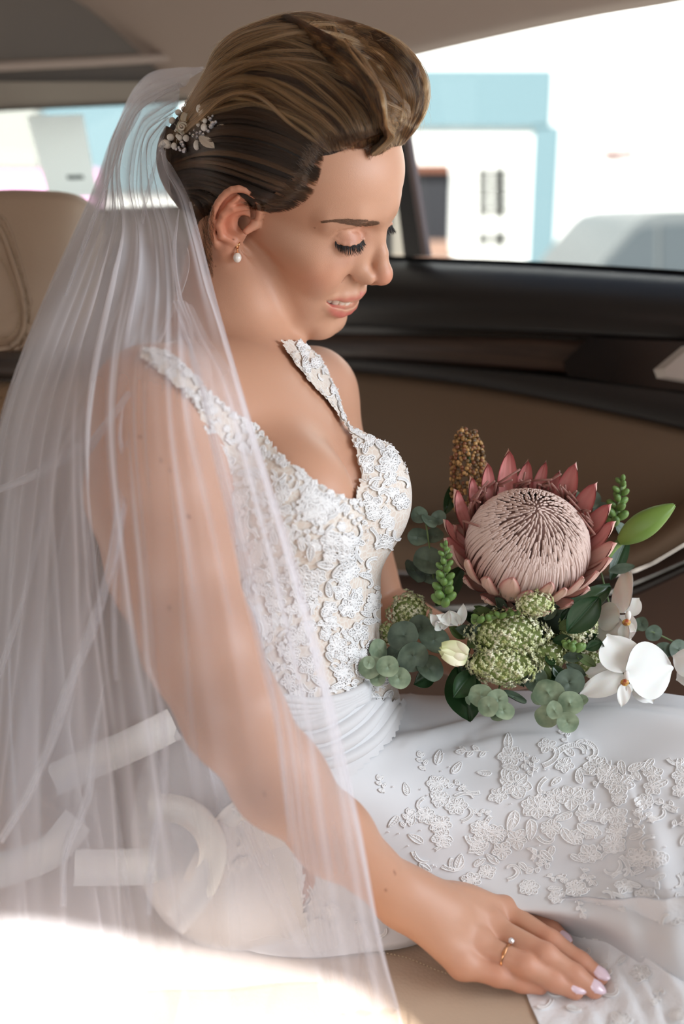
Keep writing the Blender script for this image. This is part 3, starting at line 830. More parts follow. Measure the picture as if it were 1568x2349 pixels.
def f_hand(p):
    d = None
    # palm: knuckles read from the photo; the hand lies flat on the seat and the lace
    def cap(a, b, ra, rb):
        nonlocal d
        e = d_cone(p, a, b, ra, rb); d = e if d is None else smin(d, e, 0.012)
    for K in (K_I, K_M, K_R, K_P): cap(WRI * .8 + K * .2, K, 0.0165, 0.0108)
    cap(WRI, WRI * .5 + (K_M + K_R) / 2 * .5, 0.020, 0.0165)
    fl = d_ell(p, WRI * .45 + K_I * .55 + np.array([0.0, -0.006, 0.012]), (0.030, 0.014, 0.018), frame_from(K_I - WRI, UPC))
    d = smin(d, fl, 0.012)
    fg = None
    for ch, rs in FINGERS:
        e = d_chain(p, ch, rs, 0.004); fg = e if fg is None else smin(fg, e, 0.0016)
    d = smin(d, fg, 0.0065)
    # knuckle bumps and tendons
    for K in (K_I, K_M, K_R, K_P):
        d = smin(d, d_ball(p, K + UPC * 0.0045, 0.0065), 0.008)
        d = smin(d, d_cone(p, WRI * .5 + K * .5 + UPC * .0125, K + UPC * .0075, 0.0018, 0.0022), 0.006)
    return d
SEAT_H = 0.572                                     # the seat lies this far below the lens
def PH(px, py, h):
    """point of a sight line at height h above the seat"""
    d = M_CW @ P(px, py, 1.0); return P(px, py, (h - SEAT_H) / d[2])
K_I = PH(1158, 2092, .028); K_M = PH(1128, 2128, .030); K_R = PH(1098, 2170, .028); K_P = PH(1060, 2214, .022)
FINGERS = [
 ([K_I, PH(1262, 2160, .026), PH(1330, 2208, .018), PH(1374, 2240, .0125)], [0.0100, 0.0088, 0.0078, 0.0068]),
 ([K_M, PH(1250, 2192, .030), PH(1318, 2238, .020), PH(1362, 2270, .0125)], [0.0102, 0.0092, 0.0080, 0.0068]),
 ([K_R, PH(1206, 2216, .026), PH(1272, 2250, .017), PH(1318, 2273, .0115)], [0.0100, 0.0089, 0.0078, 0.0066]),
 ([K_P, PH(1142, 2238, .018), PH(1196, 2254, .012), PH(1238, 2263, .0095)], [0.0092, 0.0079, 0.0070, 0.0060]),
 ([PH(1095, 2085, .022), PH(1190, 2105, .018), PH(1262, 2138, .016), PH(1292, 2158, .014)], [0.0125, 0.0100, 0.0088, 0.0072]),
]
# the far arm, resting by the bouquet
S2 = S_F; ELB2 = P(850, 1400, 1.10); WRI2 = P(1100, 1520, 1.02)
def f_neck(p):
    a = H((-22, 0, -28)); b = NB + FWC * -0.006 - SDC * 0.004
    d = d_cone(p, a - SDC * 0.007, b, 0.046, 0.049)
    d = smin(d, d_cone(p, H((-32, 0, -20)), T(NB, -0.030, 0, -0.02), 0.036, 0.040), 0.03)
    # the two neck muscles, the collar bones, the notch
    ntc = T(NB, 0.052, 0, -0.042)
    for s in (1, -1):
        d = smin(d, d_cone(p, H((-12, 52 * s, -30)), ntc + SDC * 0.010 * s, 0.013, 0.0085), 0.016)
    return d
def f_collar(p):
    ntc = T(NB, 0.050, 0, -0.050); d = None
    for s, S in ((1, S_N), (-1, S_F)):
        e = d_chain(p, [ntc + SDC * .014 * s, ntc * .55 + S * .45 + FWC * .018 + UPC * .012, S + UPC * .026 + FWC * .006], [0.0075, 0.0065, 0.008], 0.01)
        d = e if d is None else np.minimum(d, e)
    return d
def f_trunk(p):
    d = f_torso(p)
    d = smin(d, f_breast(p), 0.022)
    d = smin(d, f_collar(p), 0.018)
    return d
def f_body(p):
    p = np.asarray(p, np.float32)
    d = np.full(len(p), 9.0, np.float32)
    hc = H((10, 0, 10)).astype(np.float32)
    dh = np.linalg.norm(p - hc, axis=1)
    d = f_trunk(p)
    d = smin(d, f_neck(p), 0.030)
    far = dh > 0.175
    near = ~far
    if near.any():
        pn = p[near]; e = f_head(pn); d[near] = smin(d[near], e, 0.012)
    if far.any(): d[far] = np.minimum(d[far], dh[far] - 0.14)
    a = f_arm(p); d = smin(d, a, 0.022)
    w = P(1150, 2160, .84).astype(np.float32); dw = np.linalg.norm(p - w, axis=1)
    nr = dw < 0.16
    if nr.any(): d[nr] = smin(d[nr], f_hand(p[nr]), 0.014)
    if (~nr).any(): d[~nr] = np.minimum(d[~nr], dw[~nr] - 0.125)
    d = smin(d, d_chain(p, [S2, ELB2, WRI2], [0.040, 0.036, 0.022]), 0.02)
    d = smin(d, d_ell(p, WRI2 * .4 + P(1190, 1530, 1.0) * .6, (0.045, 0.03, 0.022), frame_from(P(1190, 1530, 1.0) - WRI2, UPC)), 0.015)
    return d

_cr = sight(CREASE_PX, f_head, 0.75, 1.1, 90, .6); CREASE = [H_of(x) + [0.2, .2, 0] for x in _cr if not np.isnan(x).any()]; CREASE = CREASE if len(CREASE) == 7 else None; print('crease', CREASE is not None)
gX = axis_steps(-0.215, 0.215, [(-0.135, 0.055, 0.0013), (0.055, 0.20, 0.0020)], 0.0030)
gY = axis_steps(-0.40, 0.41, [(0.135, 0.345, 0.0012), (-0.40, -0.26, 0.0020)], 0.0030)
gZ = axis_steps(0.66, 1.20, [(0.765, 0.80, 0.0022), (0.84, 0.90, 0.0012), (0.80, 0.84, 0.0018), (0.90, 1.0, 0.0015)], 0.0032)
import time as _t; _t0 = _t.time()
BV, BF = mesh_field(f_body, gX, gY, gZ)
print('body', len(BV), len(BF), round(_t.time() - _t0, 1))

# skin colour per vertex (make-up, lips, warmth of ear and fingers are the skin's own)
def skin_cols(V):
    c = np.tile(np.array(srgb(202, 154, 127)), (len(V), 1))
    h = H_of(V); q = h.copy(); q[:, 1] = np.abs(q[:, 1])
    def mixc(col, w):
        nonlocal c
        w = np.clip(w, 0, 1)[:, None]; c = c * (1 - w) + np.array(col) * w
    def g(cx, r):
        e = (q - np.array(cx)) / np.array(r); return np.exp(-(e * e).sum(1))
    head = np.linalg.norm(h - [20, 0, 0], axis=1) < 150
    mixc(srgb(222, 140, 112), 0.55 * g((70, 40, -14), (16, 16, 14)))
    mixc(srgb(214, 128, 104), 0.45 * g((116, 0, -8), (10, 12, 9)))
    mixc(srgb(224, 128, 98), 0.6 * g((-6, 78, 4), (24, 12, 32)))
    mixc(srgb(190, 122, 104), 0.55 * g((84, 30, 21), (9, 17, 9)))
    mixc(srgb(168, 118, 108), 0.45 * g((82, 30, 1), (8, 14, 6)))
    # lips
    p32 = q.astype(np.float32)
    ul = d_chain(p32, [x + np.array([1.2, 0, -0.8]) for x in UPPER_LIP], [2.9, 3.1, 2.7, 1.9, 0.9])
    ll = d_chain(p32, [x + np.array([1.2, 0, 0.2]) for x in LOWER_LIP], [5.4, 5.2, 4.5, 2.8, 1.0])
    dl = np.minimum(ul, ll)
    mixc(srgb(196, 106, 96), 1 / (1 + np.exp((dl - 0.7) * 2.5)))
    mixc(srgb(60, 16, 14), np.clip(1 - d_ell(p32, (78, 0, -47), (13, 22, 5)) / 1.5, 0, 1) * (q[:, 0] < 88.5))
    # fingers a little redder, fine mottling
    w = np.min([np.linalg.norm(V - f[0][k], axis=1) for f in FINGERS for k in (1, 2, 3)], axis=0)
    mixc(srgb(214, 140, 116), 0.5 * np.exp(-(w / 0.013) ** 2))
    kk = np.min([np.linalg.norm(V - k, axis=1) for k in (K_I, K_M, K_R, K_P)], axis=0)
    mixc(srgb(206, 128, 104), 0.35 * np.exp(-(kk / 0.012) ** 2))
    # scalp under the hairline
    # small moles on arm, cheek and neck
    moles = [(318, 1003), (369, 1057), (388, 1392), (389, 1080), (301, 1113), (343, 1480), (433, 1186), (905, 2002), (884, 2042), (722, 523), (494, 610), (604, 503), (535, 549), (564, 1642), (606, 1823), (695, 1930), (704, 1910), (796, 1992)]
    px = px_of(V)
    facing = V[:, 2] < np.where(head, 0.95, 0.84)
    for m in moles:
        r = np.linalg.norm(px - np.array(m), axis=1) * (1.7 if m[1] < 700 else 1.0)
        mixc(srgb(120, 70, 52), 0.75 * np.exp(-(r / 3.6) ** 4) * facing)
    return c
m_skin = mat('skin', (1, 1, 1), 0.42, spec=0.4, Subsurface_Weight=0.12, Subsurface_Scale=0.004)
m_skin.node_tree.nodes['Principled BSDF'].inputs['Subsurface Radius'].default_value = (1.0, 0.35, 0.2)
vcol(m_skin)
bump(m_skin, 1500, 0.30, 0.0004, detail=2)
bride = empty('person', WP(600, 1900, 0.95) * [1, 1, 0] + UP * SEAT_Z)
tag(bride, 'bride in white lace gown sitting on the back seat, head bowed over a bouquet', 'person')
body = mesh_obj('body', W(BV), BF, m_skin, bride, colors=skin_cols(BV))
# ------------------------------------------------------------------ teeth, lashes, brows
m_tooth = mat('tooth_enamel', srgb(240, 232, 218), 0.18, spec=0.6, Subsurface_Weight=0.1, Subsurface_Scale=0.002)
def Hw(p): return W(H(p))
# upper arch seen in plan: from the midline round to the molars; (y, x) on a parabola
def arch(t, x0=93.0, wdt=30.0, dep=19.0):        # t: arc position in mm from the midline
    y = 0.0; s_ = 0.0; st = 0.25
    while s_ < abs(t):
        dx = 2 * dep * y / wdt ** 2; y += st / math.sqrt(1 + dx * dx); s_ += st
    x = x0 - dep * (y / wdt) ** 2; dx = -2 * dep * y / wdt ** 2
    sg = 1 if t >= 0 else -1
    return np.array([x, y * sg, 0]), unit(np.array([1, -dx * sg * 1.0, 0]) if True else 0)
pos = 0.0; widths = [8.4, 6.9, 7.6, 7.0, 6.8, 9.0]
for sgn_ in (1, -1):
    pos = 0.1
    for k, wd in enumerate(widths):
        c, nrm = arch(sgn_ * (pos + wd / 2)); pos += wd
        tang = np.array([-nrm[1], nrm[0], 0]); hgt = [11.6, 10.6, 11.4, 10.2, 9.6, 9.2][k]
        lowz = -52.0 + [0, 0.9, 0.4, 1.3, 1.9, 2.2][k] + 0.10 * abs(c[1])
        rows = []
        for z, ws, th in ((0, .90, .80), (.12, .97, 1.0), (.45, 1.0, 1.05), (.8, .90, 1.1), (1.0, .78, 1.1)):
            ring = []
            for a in range(14):
                an = 2 * math.pi * a / 14; ca, sa = math.cos(an), math.sin(an)
                u = np.sign(ca) * abs(ca) ** 0.6 * wd * 0.49 * ws; n_ = np.sign(sa) * abs(sa) ** 0.8 * 2.6 * th
                if z == 0: n_ *= 0.45; u *= 0.9
                ring.append(c + tang * u + nrm * (n_ - 1.6) + np.array([0, 0, lowz + z * hgt]))
            rows.append(ring)
        b = MB(); R = np.array(rows); R = R[::-1]
        b.grid(Hw(R), wrap=True); b.add(Hw(R[-1]), [tuple(range(14))])
        b.build('tooth', m_tooth, bride)
# lashes: tapered curved hairs rooted along the upper lid's rim
m_lash = mat('black_lash', srgb(22, 14, 12), 0.5)
def lashes(sign):
    b = MB(); L = catmull(np.array(LASH_LINE)[:, [1, 0, 2]], 60)[:, [1, 0, 2]]
    for rep in range(2):
        for i in range(1, 59):
            t = i / 59.0
            o = L[i] + np.array([0.9, 0, -0.7])
            ln = 9.0 * (0.62 + 0.38 * math.sin(math.pi * min(1, t * 1.05 + 0.05))) * rng.uniform(0.8, 1.08)
            side = (L[i][1] - 30) / 13.0
            d0 = unit(np.array([0.62 - 0.25 * abs(side), 0.42 * side, -0.78])) + rng.normal(0, .10, 3)
            d1 = unit(np.array([0.95 - 0.3 * abs(side), 0.62 * side, -0.18])) + rng.normal(0, .12, 3)
            pts = [o, o + unit(d0) * ln * .4, o + unit(d0) * ln * .62 + unit(d1) * ln * .12, o + unit(d0) * ln * .75 + unit(d1) * ln * .32]
            pts = np.array(pts) * [1, sign, 1]
            b.tube(Hw(pts), np.array([.26, .22, .15, .04]) / 1000, 4, cap=False)
    # liner at the root
    b.tube(Hw((L + np.array([0.45, 0, -0.4])) * [1, sign, 1]), 0.0002 + 0.0006 * np.sin(np.pi * np.linspace(0, 1, 60)) ** 0.6, 6)
    o_ = b.build('eyelashes', m_lash, bride); o_['kind'] = 'stuff'
lashes(1); lashes(-1)
m_brow = mat('brown_brow_hair', srgb(112, 80, 58), 0.6)
def f_skin_head(c): return f_head(np.asarray(c, np.float32))
def brow():
    # upper and lower outline of the brow in the picture, outer end first
    top = catmull([(746, 510, 0), (768, 505, 0), (790, 502, 0), (815, 502, 0), (845, 505, 0), (868, 508, 0), (873, 511, 0)], 90)[:, :2]
    bot = catmull([(746, 511, 0), (768, 509, 0), (790, 513, 0), (815, 519, 0), (845, 520, 0), (866, 517, 0), (872, 513, 0)], 90)[:, :2]
    k = rng.integers(0, 88, 580); v = rng.random(580)
    a = top[k] * (1 - v[:, None]) + bot[k] * v[:, None] + rng.normal(0, .4, (580, 2))
    e = a + np.stack([-(9 + 5 * rng.random(580)) * np.where(k > 70, .6, 1), (v - .45) * -3 - 1.5 + rng.normal(0, 1, 580)], 1)
    A, E_, M_ = sight(a, f_skin_head), sight(e, f_skin_head), sight((a + e) / 2, f_skin_head)
    hs_ = []
    for i in range(580):
        if np.isnan(A[i]).any() or np.isnan(E_[i]).any() or np.isnan(M_[i]).any(): continue
        hs_.append(np.array([H_of(A[i]), H_of(M_[i]) + [.55, .2, 0], H_of(E_[i]) + [.35, .15, 0]]))
    for sg in (1, -1):
        b = MB()
        for h_ in hs_: b.tube(Hw(h_ * [1, sg, 1]), np.array([.10, .12, .03]) / 1000 * 1.1, 3, cap=False)
        o_ = b.build('eyebrow', m_brow, bride); o_['kind'] = 'stuff'
brow()
# finger nails
m_nail = mat('pale_lilac_nail_polish', srgb(232, 208, 220), 0.12, spec=0.7)
for (ch, rs), w_ in zip(FINGERS, (0.0064, 0.0064, 0.0062, 0.0054, 0.006)):
    a, t_ = ch[-2], ch[-1]; ax_ = unit(t_ - a); up_ = unit(UPC - ax_ * UPC.dot(ax_) + SDC * 0.25); up_ = unit(up_ - ax_ * up_.dot(ax_)); sd = np.cross(ax_, up_)
    G = np.zeros((9, 9, 3))
    for i in range(9):
        for j in range(9):
            u = i / 8; v = (j / 8 - .5) * 2
            hw = w_ * (0.82 + 0.18 * math.sin(math.pi * u)) * (1 - 0.35 * max(0, u - .7) / .3 * 1.0)
            ang = v * 1.0
            along = -0.0052 + u * 0.0125 - 0.0022 * v * v * (1 if u > .5 else 0.2)
            rr = rs[-1] + 0.0007 - max(0, along) * 0.10
            G[i, j] = t_ + ax_ * along + sd * math.sin(ang) * hw + up_ * (rr * (0.42 + 0.58 * math.cos(ang)) - (0.0006 if i in (0, 8) or j in (0, 8) else 0))
    b = MB(); b.grid(W(G)); b.grid(W(G - up_ * 0.0008)[:, ::-1]); b.build('fingernail', m_nail, bride)
# ------------------------------------------------------------------ hair: combed back from the forehead into a twist behind the ear
def EP(px, py, d, r, R=None): return (P(px, py, d), r, R)
def f_hairvol(c):
    c = np.asarray(c, np.float32); p = H_of(c).astype(np.float32)
    q = p.copy(); q[:, 1] = np.abs(q[:, 1])
    d = d_ell(p, (-6, 0, 45), (94, 75.5, 78))                      # close cap
    d = smin(d, d_ell(p, (30, 0, 92), (50, 50, 38), rotm(1, 14)), 16)      # roll over the brow
    d = smin(d, d_ell(q, (50, 0, 102), (28, 44, 22)), 12)
    d = smin(d, d_ell(p, (-22, 0, 98), (52, 52, 44)), 18)
    d = smin(d, d_ell(p, (-62, 0, 84), (34, 42, 38)), 14)
    d = smin(d, d_ell(p, (-88, 4, 4), (34, 42, 42)), 16)          # twist at the back
    d = smin(d, d_ell(q, (-50, 40, -6), (26, 16, 24)), 12)
    # locks: shallow ridges following the sweep
    ang = np.arctan2(p[:, 2] - 20, p[:, 0] + 70); rad = np.hypot(p[:, 2] - 20, p[:, 0] + 70)
    # hairline: cut off the face, the ear and the neck
    x, y, z = q[:, 0], q[:, 1], q[:, 2]
    line = 86 - 0.0035 * np.maximum(y - 20, 0) ** 2               # hairline height against sideways position
    face = (x - 76) * 0.0 + (np.where(x > 8, (line - 66) * 0 + (z - np.interp(x, [8, 17, 39, 60, 83, 100], [18, 33, 68, 98, 119, 139])), 99))
    d = smax(d, -face, 6)
    low = (z - np.interp(x, [-120, -70, -45, -25, -8, 2, 10], [-52, -54, -40, -12, 16, 22, 20])).astype(np.float32)
    d = smax(d, -np.where(x > 12, 99, low), 5)
    return d / 1000.0
hX = axis_steps(-0.19, 0.07, [(-1, 1, 0.0024)], 0.003); hY = axis_steps(0.19, 0.46, [(-1, 1, 0.0024)], 0.003); hZ = axis_steps(0.76, 1.12, [(-1, 1, 0.0026)], 0.003)
HV, HF = mesh_field(f_hairvol, hX, hY, hZ)
m_hairbase = mat('dark_brown_hair_mass', srgb(34, 23, 17), 0.55)
hair = mesh_obj('hair', W(HV), HF, m_hairbase, bride)

def f_scalp(c):
    p = H_of(c).astype(np.float32); d = d_ell(p, (-4, 0, 44), (90, 71, 74)); d = smin(d, d_ell(p, (38, 0, 54), (54, 60, 52)), 18)
    return smin(d, d_ell(p, (48, 0, 2), (46, 54, 52)), 16) / 1000.0
# depth map of the hair volume so that combed lines can be laid on it
gx_ = np.arange(330, 1010, 4.0); gy_ = np.arange(10, 560, 4.0)
GP = np.stack(np.meshgrid(gx_, gy_, indexing='ij'), -1).reshape(-1, 2)
def nearest(pxs, f, t0=0.72, t1=1.2, n=46):
    d = unit(PP(np.c_[pxs, np.ones(len(pxs))])); t = np.full(len(pxs), t0); best = np.full(len(pxs), 9.0); tb = t.copy()
    for i in range(n):
        v = f((d * t[:, None]).astype(np.float32)).astype(float)
        m = v < best; best[m] = v[m]; tb[m] = t[m]
        t = t + np.where(v > 1e-4, np.maximum(v, 2e-4) * .8, 0)
    return (d * tb[:, None])[:, 2]
DM = nearest(GP, lambda c: np.minimum(f_hairvol(c), f_scalp(c))).reshape(len(gx_), len(gy_))
for _ in range(10):      # soften the map a little
    DM[1:-1, 1:-1] = (DM[1:-1, 1:-1] * 2 + DM[:-2, 1:-1] + DM[2:, 1:-1] + DM[1:-1, :-2] + DM[1:-1, 2:]) / 6
def dm(px, py):
    i = np.clip((px - gx_[0]) / 4, 0, len(gx_) - 1.001); j = np.clip((py - gy_[0]) / 4, 0, len(gy_) - 1.001)
    a = i.astype(int); b = j.astype(int); u = i - a; v = j - b
    return (DM[a, b] * (1-u) * (1-v) + DM[a+1, b] * u * (1-v) + DM[a, b+1] * (1-u) * v + DM[a+1, b+1] * u * v)
NPT = 22
def hair_material(name, dark, light, rough=0.32):
    m = bpy.data.materials.new(name); m.use_nodes = True; nt = m.node_tree
    nt.nodes.remove(nt.nodes['Principled BSDF'])
    hb = nt.nodes.new('ShaderNodeBsdfHairPrincipled'); hb.parametrization = 'COLOR'
    hb.inputs['Roughness'].default_value = rough; hb.inputs['Radial Roughness'].default_value = 0.45
    hi = nt.nodes.new('ShaderNodeAttribute'); hi.attribute_name = 'tone'; cr = nt.nodes.new('ShaderNodeValToRGB')
    cr.color_ramp.elements[0].color = (*dark, 1); cr.color_ramp.elements[1].color = (*light, 1)
    cr.color_ramp.elements[0].position = 0.1; cr.color_ramp.elements[1].position = 0.98
    nt.links.new(hi.outputs['Fac'], cr.inputs[0]); nt.links.new(cr.outputs[0], hb.inputs['Color'])
    nt.links.new(hb.outputs[0], nt.nodes['Material Output'].inputs[0])
    return m
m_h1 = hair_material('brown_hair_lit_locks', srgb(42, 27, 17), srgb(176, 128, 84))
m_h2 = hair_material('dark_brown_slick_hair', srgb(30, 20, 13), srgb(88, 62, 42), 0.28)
def curves_obj(name, S, r0, r1, material, parent, tone=None):
    """S: strands x points x 3, world"""
    n, m = S.shape[:2]
    hc = bpy.data.hair_curves.new(name); hc.add_curves([m] * n)
    org = S.reshape(-1, 3).mean(0); org[2] = S[..., 2].min()
    hc.attributes['position'].data.foreach_set('vector', (S - org).astype(np.float32).ravel())
    ra = hc.attributes.get('radius') or hc.attributes.new('radius', 'FLOAT', 'POINT')
    t = np.linspace(0, 1, m); prof = np.where(t > .8, 1 - (t - .8) / .2 * .7, 1.0) * np.where(t < .06, .5 + t / .12, 1)
    rr = (r0 + (r1 - r0) * rng.random((n, 1))) * prof[None]
    ra.data.foreach_set('value', rr.astype(np.float32).ravel())
    ta = hc.attributes.new('tone', 'FLOAT', 'CURVE')
    ta.data.foreach_set('value', (rng.random(n) if tone is None else np.resize(tone, n)).astype(np.float32))
    hc.materials.append(material)
    o = bpy.data.objects.new(name, hc); COL.objects.link(o); o.location = org
    setparent(o, parent); o['kind'] = 'stuff'
    return o
def strands(guides, n, clumps, lift, wave, jitter=2.2, lo=0.0, curl=0.0, mirror=True):
    """guides: neighbouring combed lines in picture positions, root first"""
    Gd = np.array([catmull([(*p, 0) for p in g], NPT)[:, :2] for g in guides]); K = len(Gd)
    cs_ = np.sort(rng.random(clumps) * (K - 1)); cw = (K - 1) / clumps * rng.uniform(.7, 1.6, clumps)
    ch = rng.uniform(0.2, 1.0, clumps); cph = rng.uniform(0, 6.28, clumps); cfr = rng.uniform(.7, 1.5, clumps); ctone = rng.beta(.9, 2.6, clumps)
    ci = rng.integers(0, clumps, n); ds = rng.uniform(-1, 1, n)
    t = np.linspace(0, 1, NPT)[None]
    s = np.clip(cs_[ci][:, None] + (ds * cw[ci])[:, None] * (1.0 - 0.35 * np.sin(math.pi * t)), 0, K - 1.0001)
    a = s.astype(int); u = (s - a)[..., None]
    ti = np.arange(NPT)[None].repeat(n, 0)
    px = Gd[a, ti] * (1 - u) + Gd[np.minimum(a + 1, K - 1), ti] * u
    d01 = px[:, 1:2] - px[:, 0:1]; d01 = d01 / (np.linalg.norm(d01, axis=2, keepdims=True) + 1e-9)
    px = px + d01 * (rng.uniform(-10, 22, (n, 1, 1)) * ((1 - t) ** 5)[..., None])
    tang = np.gradient(px, axis=1); nrm_ = unit(np.stack([-tang[..., 1], tang[..., 0]], -1))
    wv = wave * np.sin(cph[ci][:, None] + t * 6.28 * cfr[ci][:, None]) * np.sin(math.pi * t) + jitter * rng.normal(0, 1, (n, 1)) * (0.3 + t * .7)
    px = px + nrm_ * wv[..., None]
    # random shortening so ends are scattered
    d = dm(px[..., 0], px[..., 1])
    c = PP(np.concatenate([px, d[..., None]], -1))
    cen = H(np.array([-10, 0, 40.])); out = unit(c - cen)
    lf = lo + lift * ch[ci][:, None] * (1 - ds[:, None] ** 2) * np.sin(math.pi * np.clip(t, 0.02, .98)) ** .6 + 0.0012 * rng.random((n, 1))
    c = c + out * lf[..., None]
    tone = np.clip(ctone[ci] + rng.normal(0, .10, n), 0, 1)
    return c, tone
quiff = [
 [(926, 322), (948, 290), (962, 240), (955, 185), (915, 125), (850, 88), (770, 66), (690, 50), (610, 72), (540, 98), (500, 130), (480, 170)],
 [(918, 326), (935, 290), (946, 240), (930, 180), (880, 125), (800, 92), (720, 72), (640, 75), (560, 100), (510, 140), (470, 190)],
 [(905, 328), (915, 290), (918, 240), (890, 185), (830, 135), (750, 105), (670, 90), (590, 105), (530, 135), (490, 170), (455, 215)],
 [(890, 330), (893, 290), (885, 245), (850, 195), (785, 155), (710, 128), (630, 115), (560, 132), (505, 165), (465, 205), (440, 245)],
 [(868, 330), (865, 295), (850, 255), (810, 210), (745, 170), (670, 145), (600, 140), (535, 160), (485, 195), (450, 235), (425, 275)],
 [(840, 331), (836, 300), (815, 262), (770, 220), (705, 182), (640, 162), (575, 163), (520, 185), (475, 218), (440, 255), (418, 292)],
 [(806, 333), (796, 305), (768, 268), (720, 232), (665, 200), (610, 185), (555, 190), (505, 212), (465, 240), (435, 275), (412, 308)],
 [(770, 337), (752, 312), (720, 280), (675, 248), (628, 222), (580, 212), (530, 220), (488, 240), (455, 266), (428, 296), (408, 322)],
 [(735, 343), (712, 320), (680, 294), (640, 270), (595, 250), (550, 243), (508, 250), (474, 268), (445, 290), (422, 314), (405, 335)],
]
side = [
 quiff[-1],
 [(740, 340), (710, 316), (678, 292), (636, 272), (588, 258), (545, 254), (500, 262), (468, 278), (438, 300), (406, 338)],
 [(735, 343), (700, 322), (660, 300), (610, 280), (560, 268), (515, 270), (475, 285), (445, 303), (422, 322), (402, 342)],
 [(732, 364), (690, 345), (650, 326), (600, 308), (550, 298), (505, 298), (470, 308), (442, 322), (420, 338), (400, 352)],
 [(726, 390), (680, 370), (640, 352), (592, 337), (545, 327), (502, 325), (468, 332), (440, 342), (418, 352), (398, 362)],
 [(718, 418), (672, 398), (632, 382), (586, 366), (540, 354), (500, 350), (466, 352), (440, 358), (416, 366), (396, 374)],
 [(708, 442), (664, 424), (625, 410), (580, 394), (536, 380), (497, 372), (466, 371), (440, 373), (416, 378), (395, 386)],
 [(684, 464), (645, 446), (612, 433), (572, 416), (532, 401), (496, 391), (466, 387), (440, 387), (416, 391), (394, 398)],
 [(652, 479), (618, 462), (590, 449), (556, 432), (524, 418), (494, 407), (466, 402), (440, 401), (416, 404), (394, 410)],
 [(616, 483), (584, 466), (560, 450), (534, 435), (510, 426), (486, 419), (462, 415), (438, 415), (416, 418), (395, 424)],
 [(500, 440), (495, 437), (488, 435), (480, 433), (470, 431), (458, 430), (446, 430), (430, 432), (414, 434), (400, 438)],
 [(478, 480), (475, 470), (470, 462), (464, 455), (456, 450), (446, 447), (436, 446), (426, 447), (414, 449), (404, 452)],
]
bun = [
 [(478, 500), (470, 480), (455, 455), (435, 425), (415, 395), (400, 365), (398, 335), (410, 305)],
 [(474, 520), (462, 500), (440, 470), (415, 438), (394, 400), (382, 365), (382, 330), (396, 298)],
 [(470, 540), (455, 520), (430, 486), (402, 448), (380, 405), (370, 365), (372, 325), (386, 290)]]
def both(c):
    h = H_of(c); m = h.copy(); m[..., 1] *= -1
    return np.concatenate([W(c), W(H(m))])
q1 = strands(quiff, 11000, 44, 0.0052, 8.0, 2.0, 0.0)
q1b = strands(quiff, 2200, 40, 0.0085, 16.0, 3.5, 0.001)
s1 = strands(side, 9500, 44, 0.0018, 1.5, 1.8, 0.0006)
b1 = strands(bun, 1800, 10, 0.004, 4.0, 2.0, 0.0)
curves_obj('combed_locks', both(np.concatenate([q1[0], q1b[0]])), 0.00009, 0.00017, m_h1, hair, np.concatenate([q1[1], rng.uniform(.05, .75, len(q1b[1]))]))
curves_obj('slicked_hair', both(np.concatenate([s1[0], b1[0]])), 0.00008, 0.00014, m_h2, hair, np.concatenate([s1[1], b1[1]]))
# loose fly-away hairs standing off the outline
n = 260; k = rng.random(n)
outl = catmull([(930, 318, 0), (966, 250, 0), (950, 165, 0), (900, 108, 0), (820, 76, 0), (740, 55, 0), (660, 50, 0), (580, 76, 0), (510, 108, 0), (486, 160, 0)], 400)[:, :2]
i0 = (k * 330 + 30).astype(int); st = []
for a in range(n):
    p0 = outl[i0[a]]; dirn = outl[min(399, i0[a] + 12)] - p0; dirn = dirn / (np.linalg.norm(dirn) + 1e-9) * rng.choice([1, -1], p=[.75, .25])
    nr = np.array([dirn[1], -dirn[0]]); nr = nr if np.dot(nr, p0 - np.array([720, 260])) > 0 else -nr
    L_ = rng.uniform(14, 62); up_ = rng.uniform(3, 20); pts = []
    for j in range(NPT):
        t = j / (NPT - 1); pts.append(p0 + dirn * L_ * t + nr * up_ * math.sin(t * rng.uniform(1.5, 2.6) if False else t * 2.2) - nr * 3)
    pts = np.array(pts); dd = dm(np.array([p0[0]]), np.array([p0[1]]))[0] + rng.uniform(-.012, .02)
    st.append(PP(np.c_[pts, np.full(NPT, dd)]))
curves_obj('flyaway_hairs', W(np.array(st)), 0.00005, 0.00008, m_h1, hair)
# short hairs along the front hairline and the temple, and down behind the ear
hl = catmull([(926, 326, 0), (880, 332, 0), (830, 334, 0), (780, 340, 0), (735, 352, 0), (712, 395, 0), (700, 425, 0), (672, 460, 0), (640, 475, 0), (605, 482, 0), (585, 470, 0)], 500)[:, :2]
n = 3200; i0 = rng.integers(0, 495, n); st = []
vdir = np.array([[-0.35, -0.94]] * 200 + [[-0.75, -0.65]] * 100 + [[-0.95, -.3]] * 200)
f_hh = lambda c: np.minimum(f_head(c), f_hairvol(c))
A0 = hl[i0] + rng.normal(0, 1, (n, 2)) * np.array([3, 3]) - vdir[i0] * rng.uniform(-12, 9, (n, 1))
A1 = A0 + vdir[i0] * rng.uniform(16, 34, (n, 1)) + rng.normal(0, 3, (n, 2))
pts2 = np.stack([A0 + (A1 - A0) * t for t in np.linspace(0, 1, 6)], 1)
zz = nearest(pts2.reshape(-1, 2), f_hh).reshape(n, 6) - np.linspace(0.0004, 0.0042, 6)[None]
curves_obj('hairline_wisps', both(PP(np.concatenate([pts2, zz[..., None]], -1))), 0.00005, 0.00009, m_h2, hair)
n = 700; A0 = np.stack([rng.uniform(468, 492, n), rng.uniform(455, 640, n)], 1); A0[:, 0] = np.minimum(A0[:, 0], 500 - (A0[:, 1] - 560) * .15)
A1 = A0 + np.stack([rng.uniform(-10, -3, n), rng.uniform(-26, -12, n)], 1)
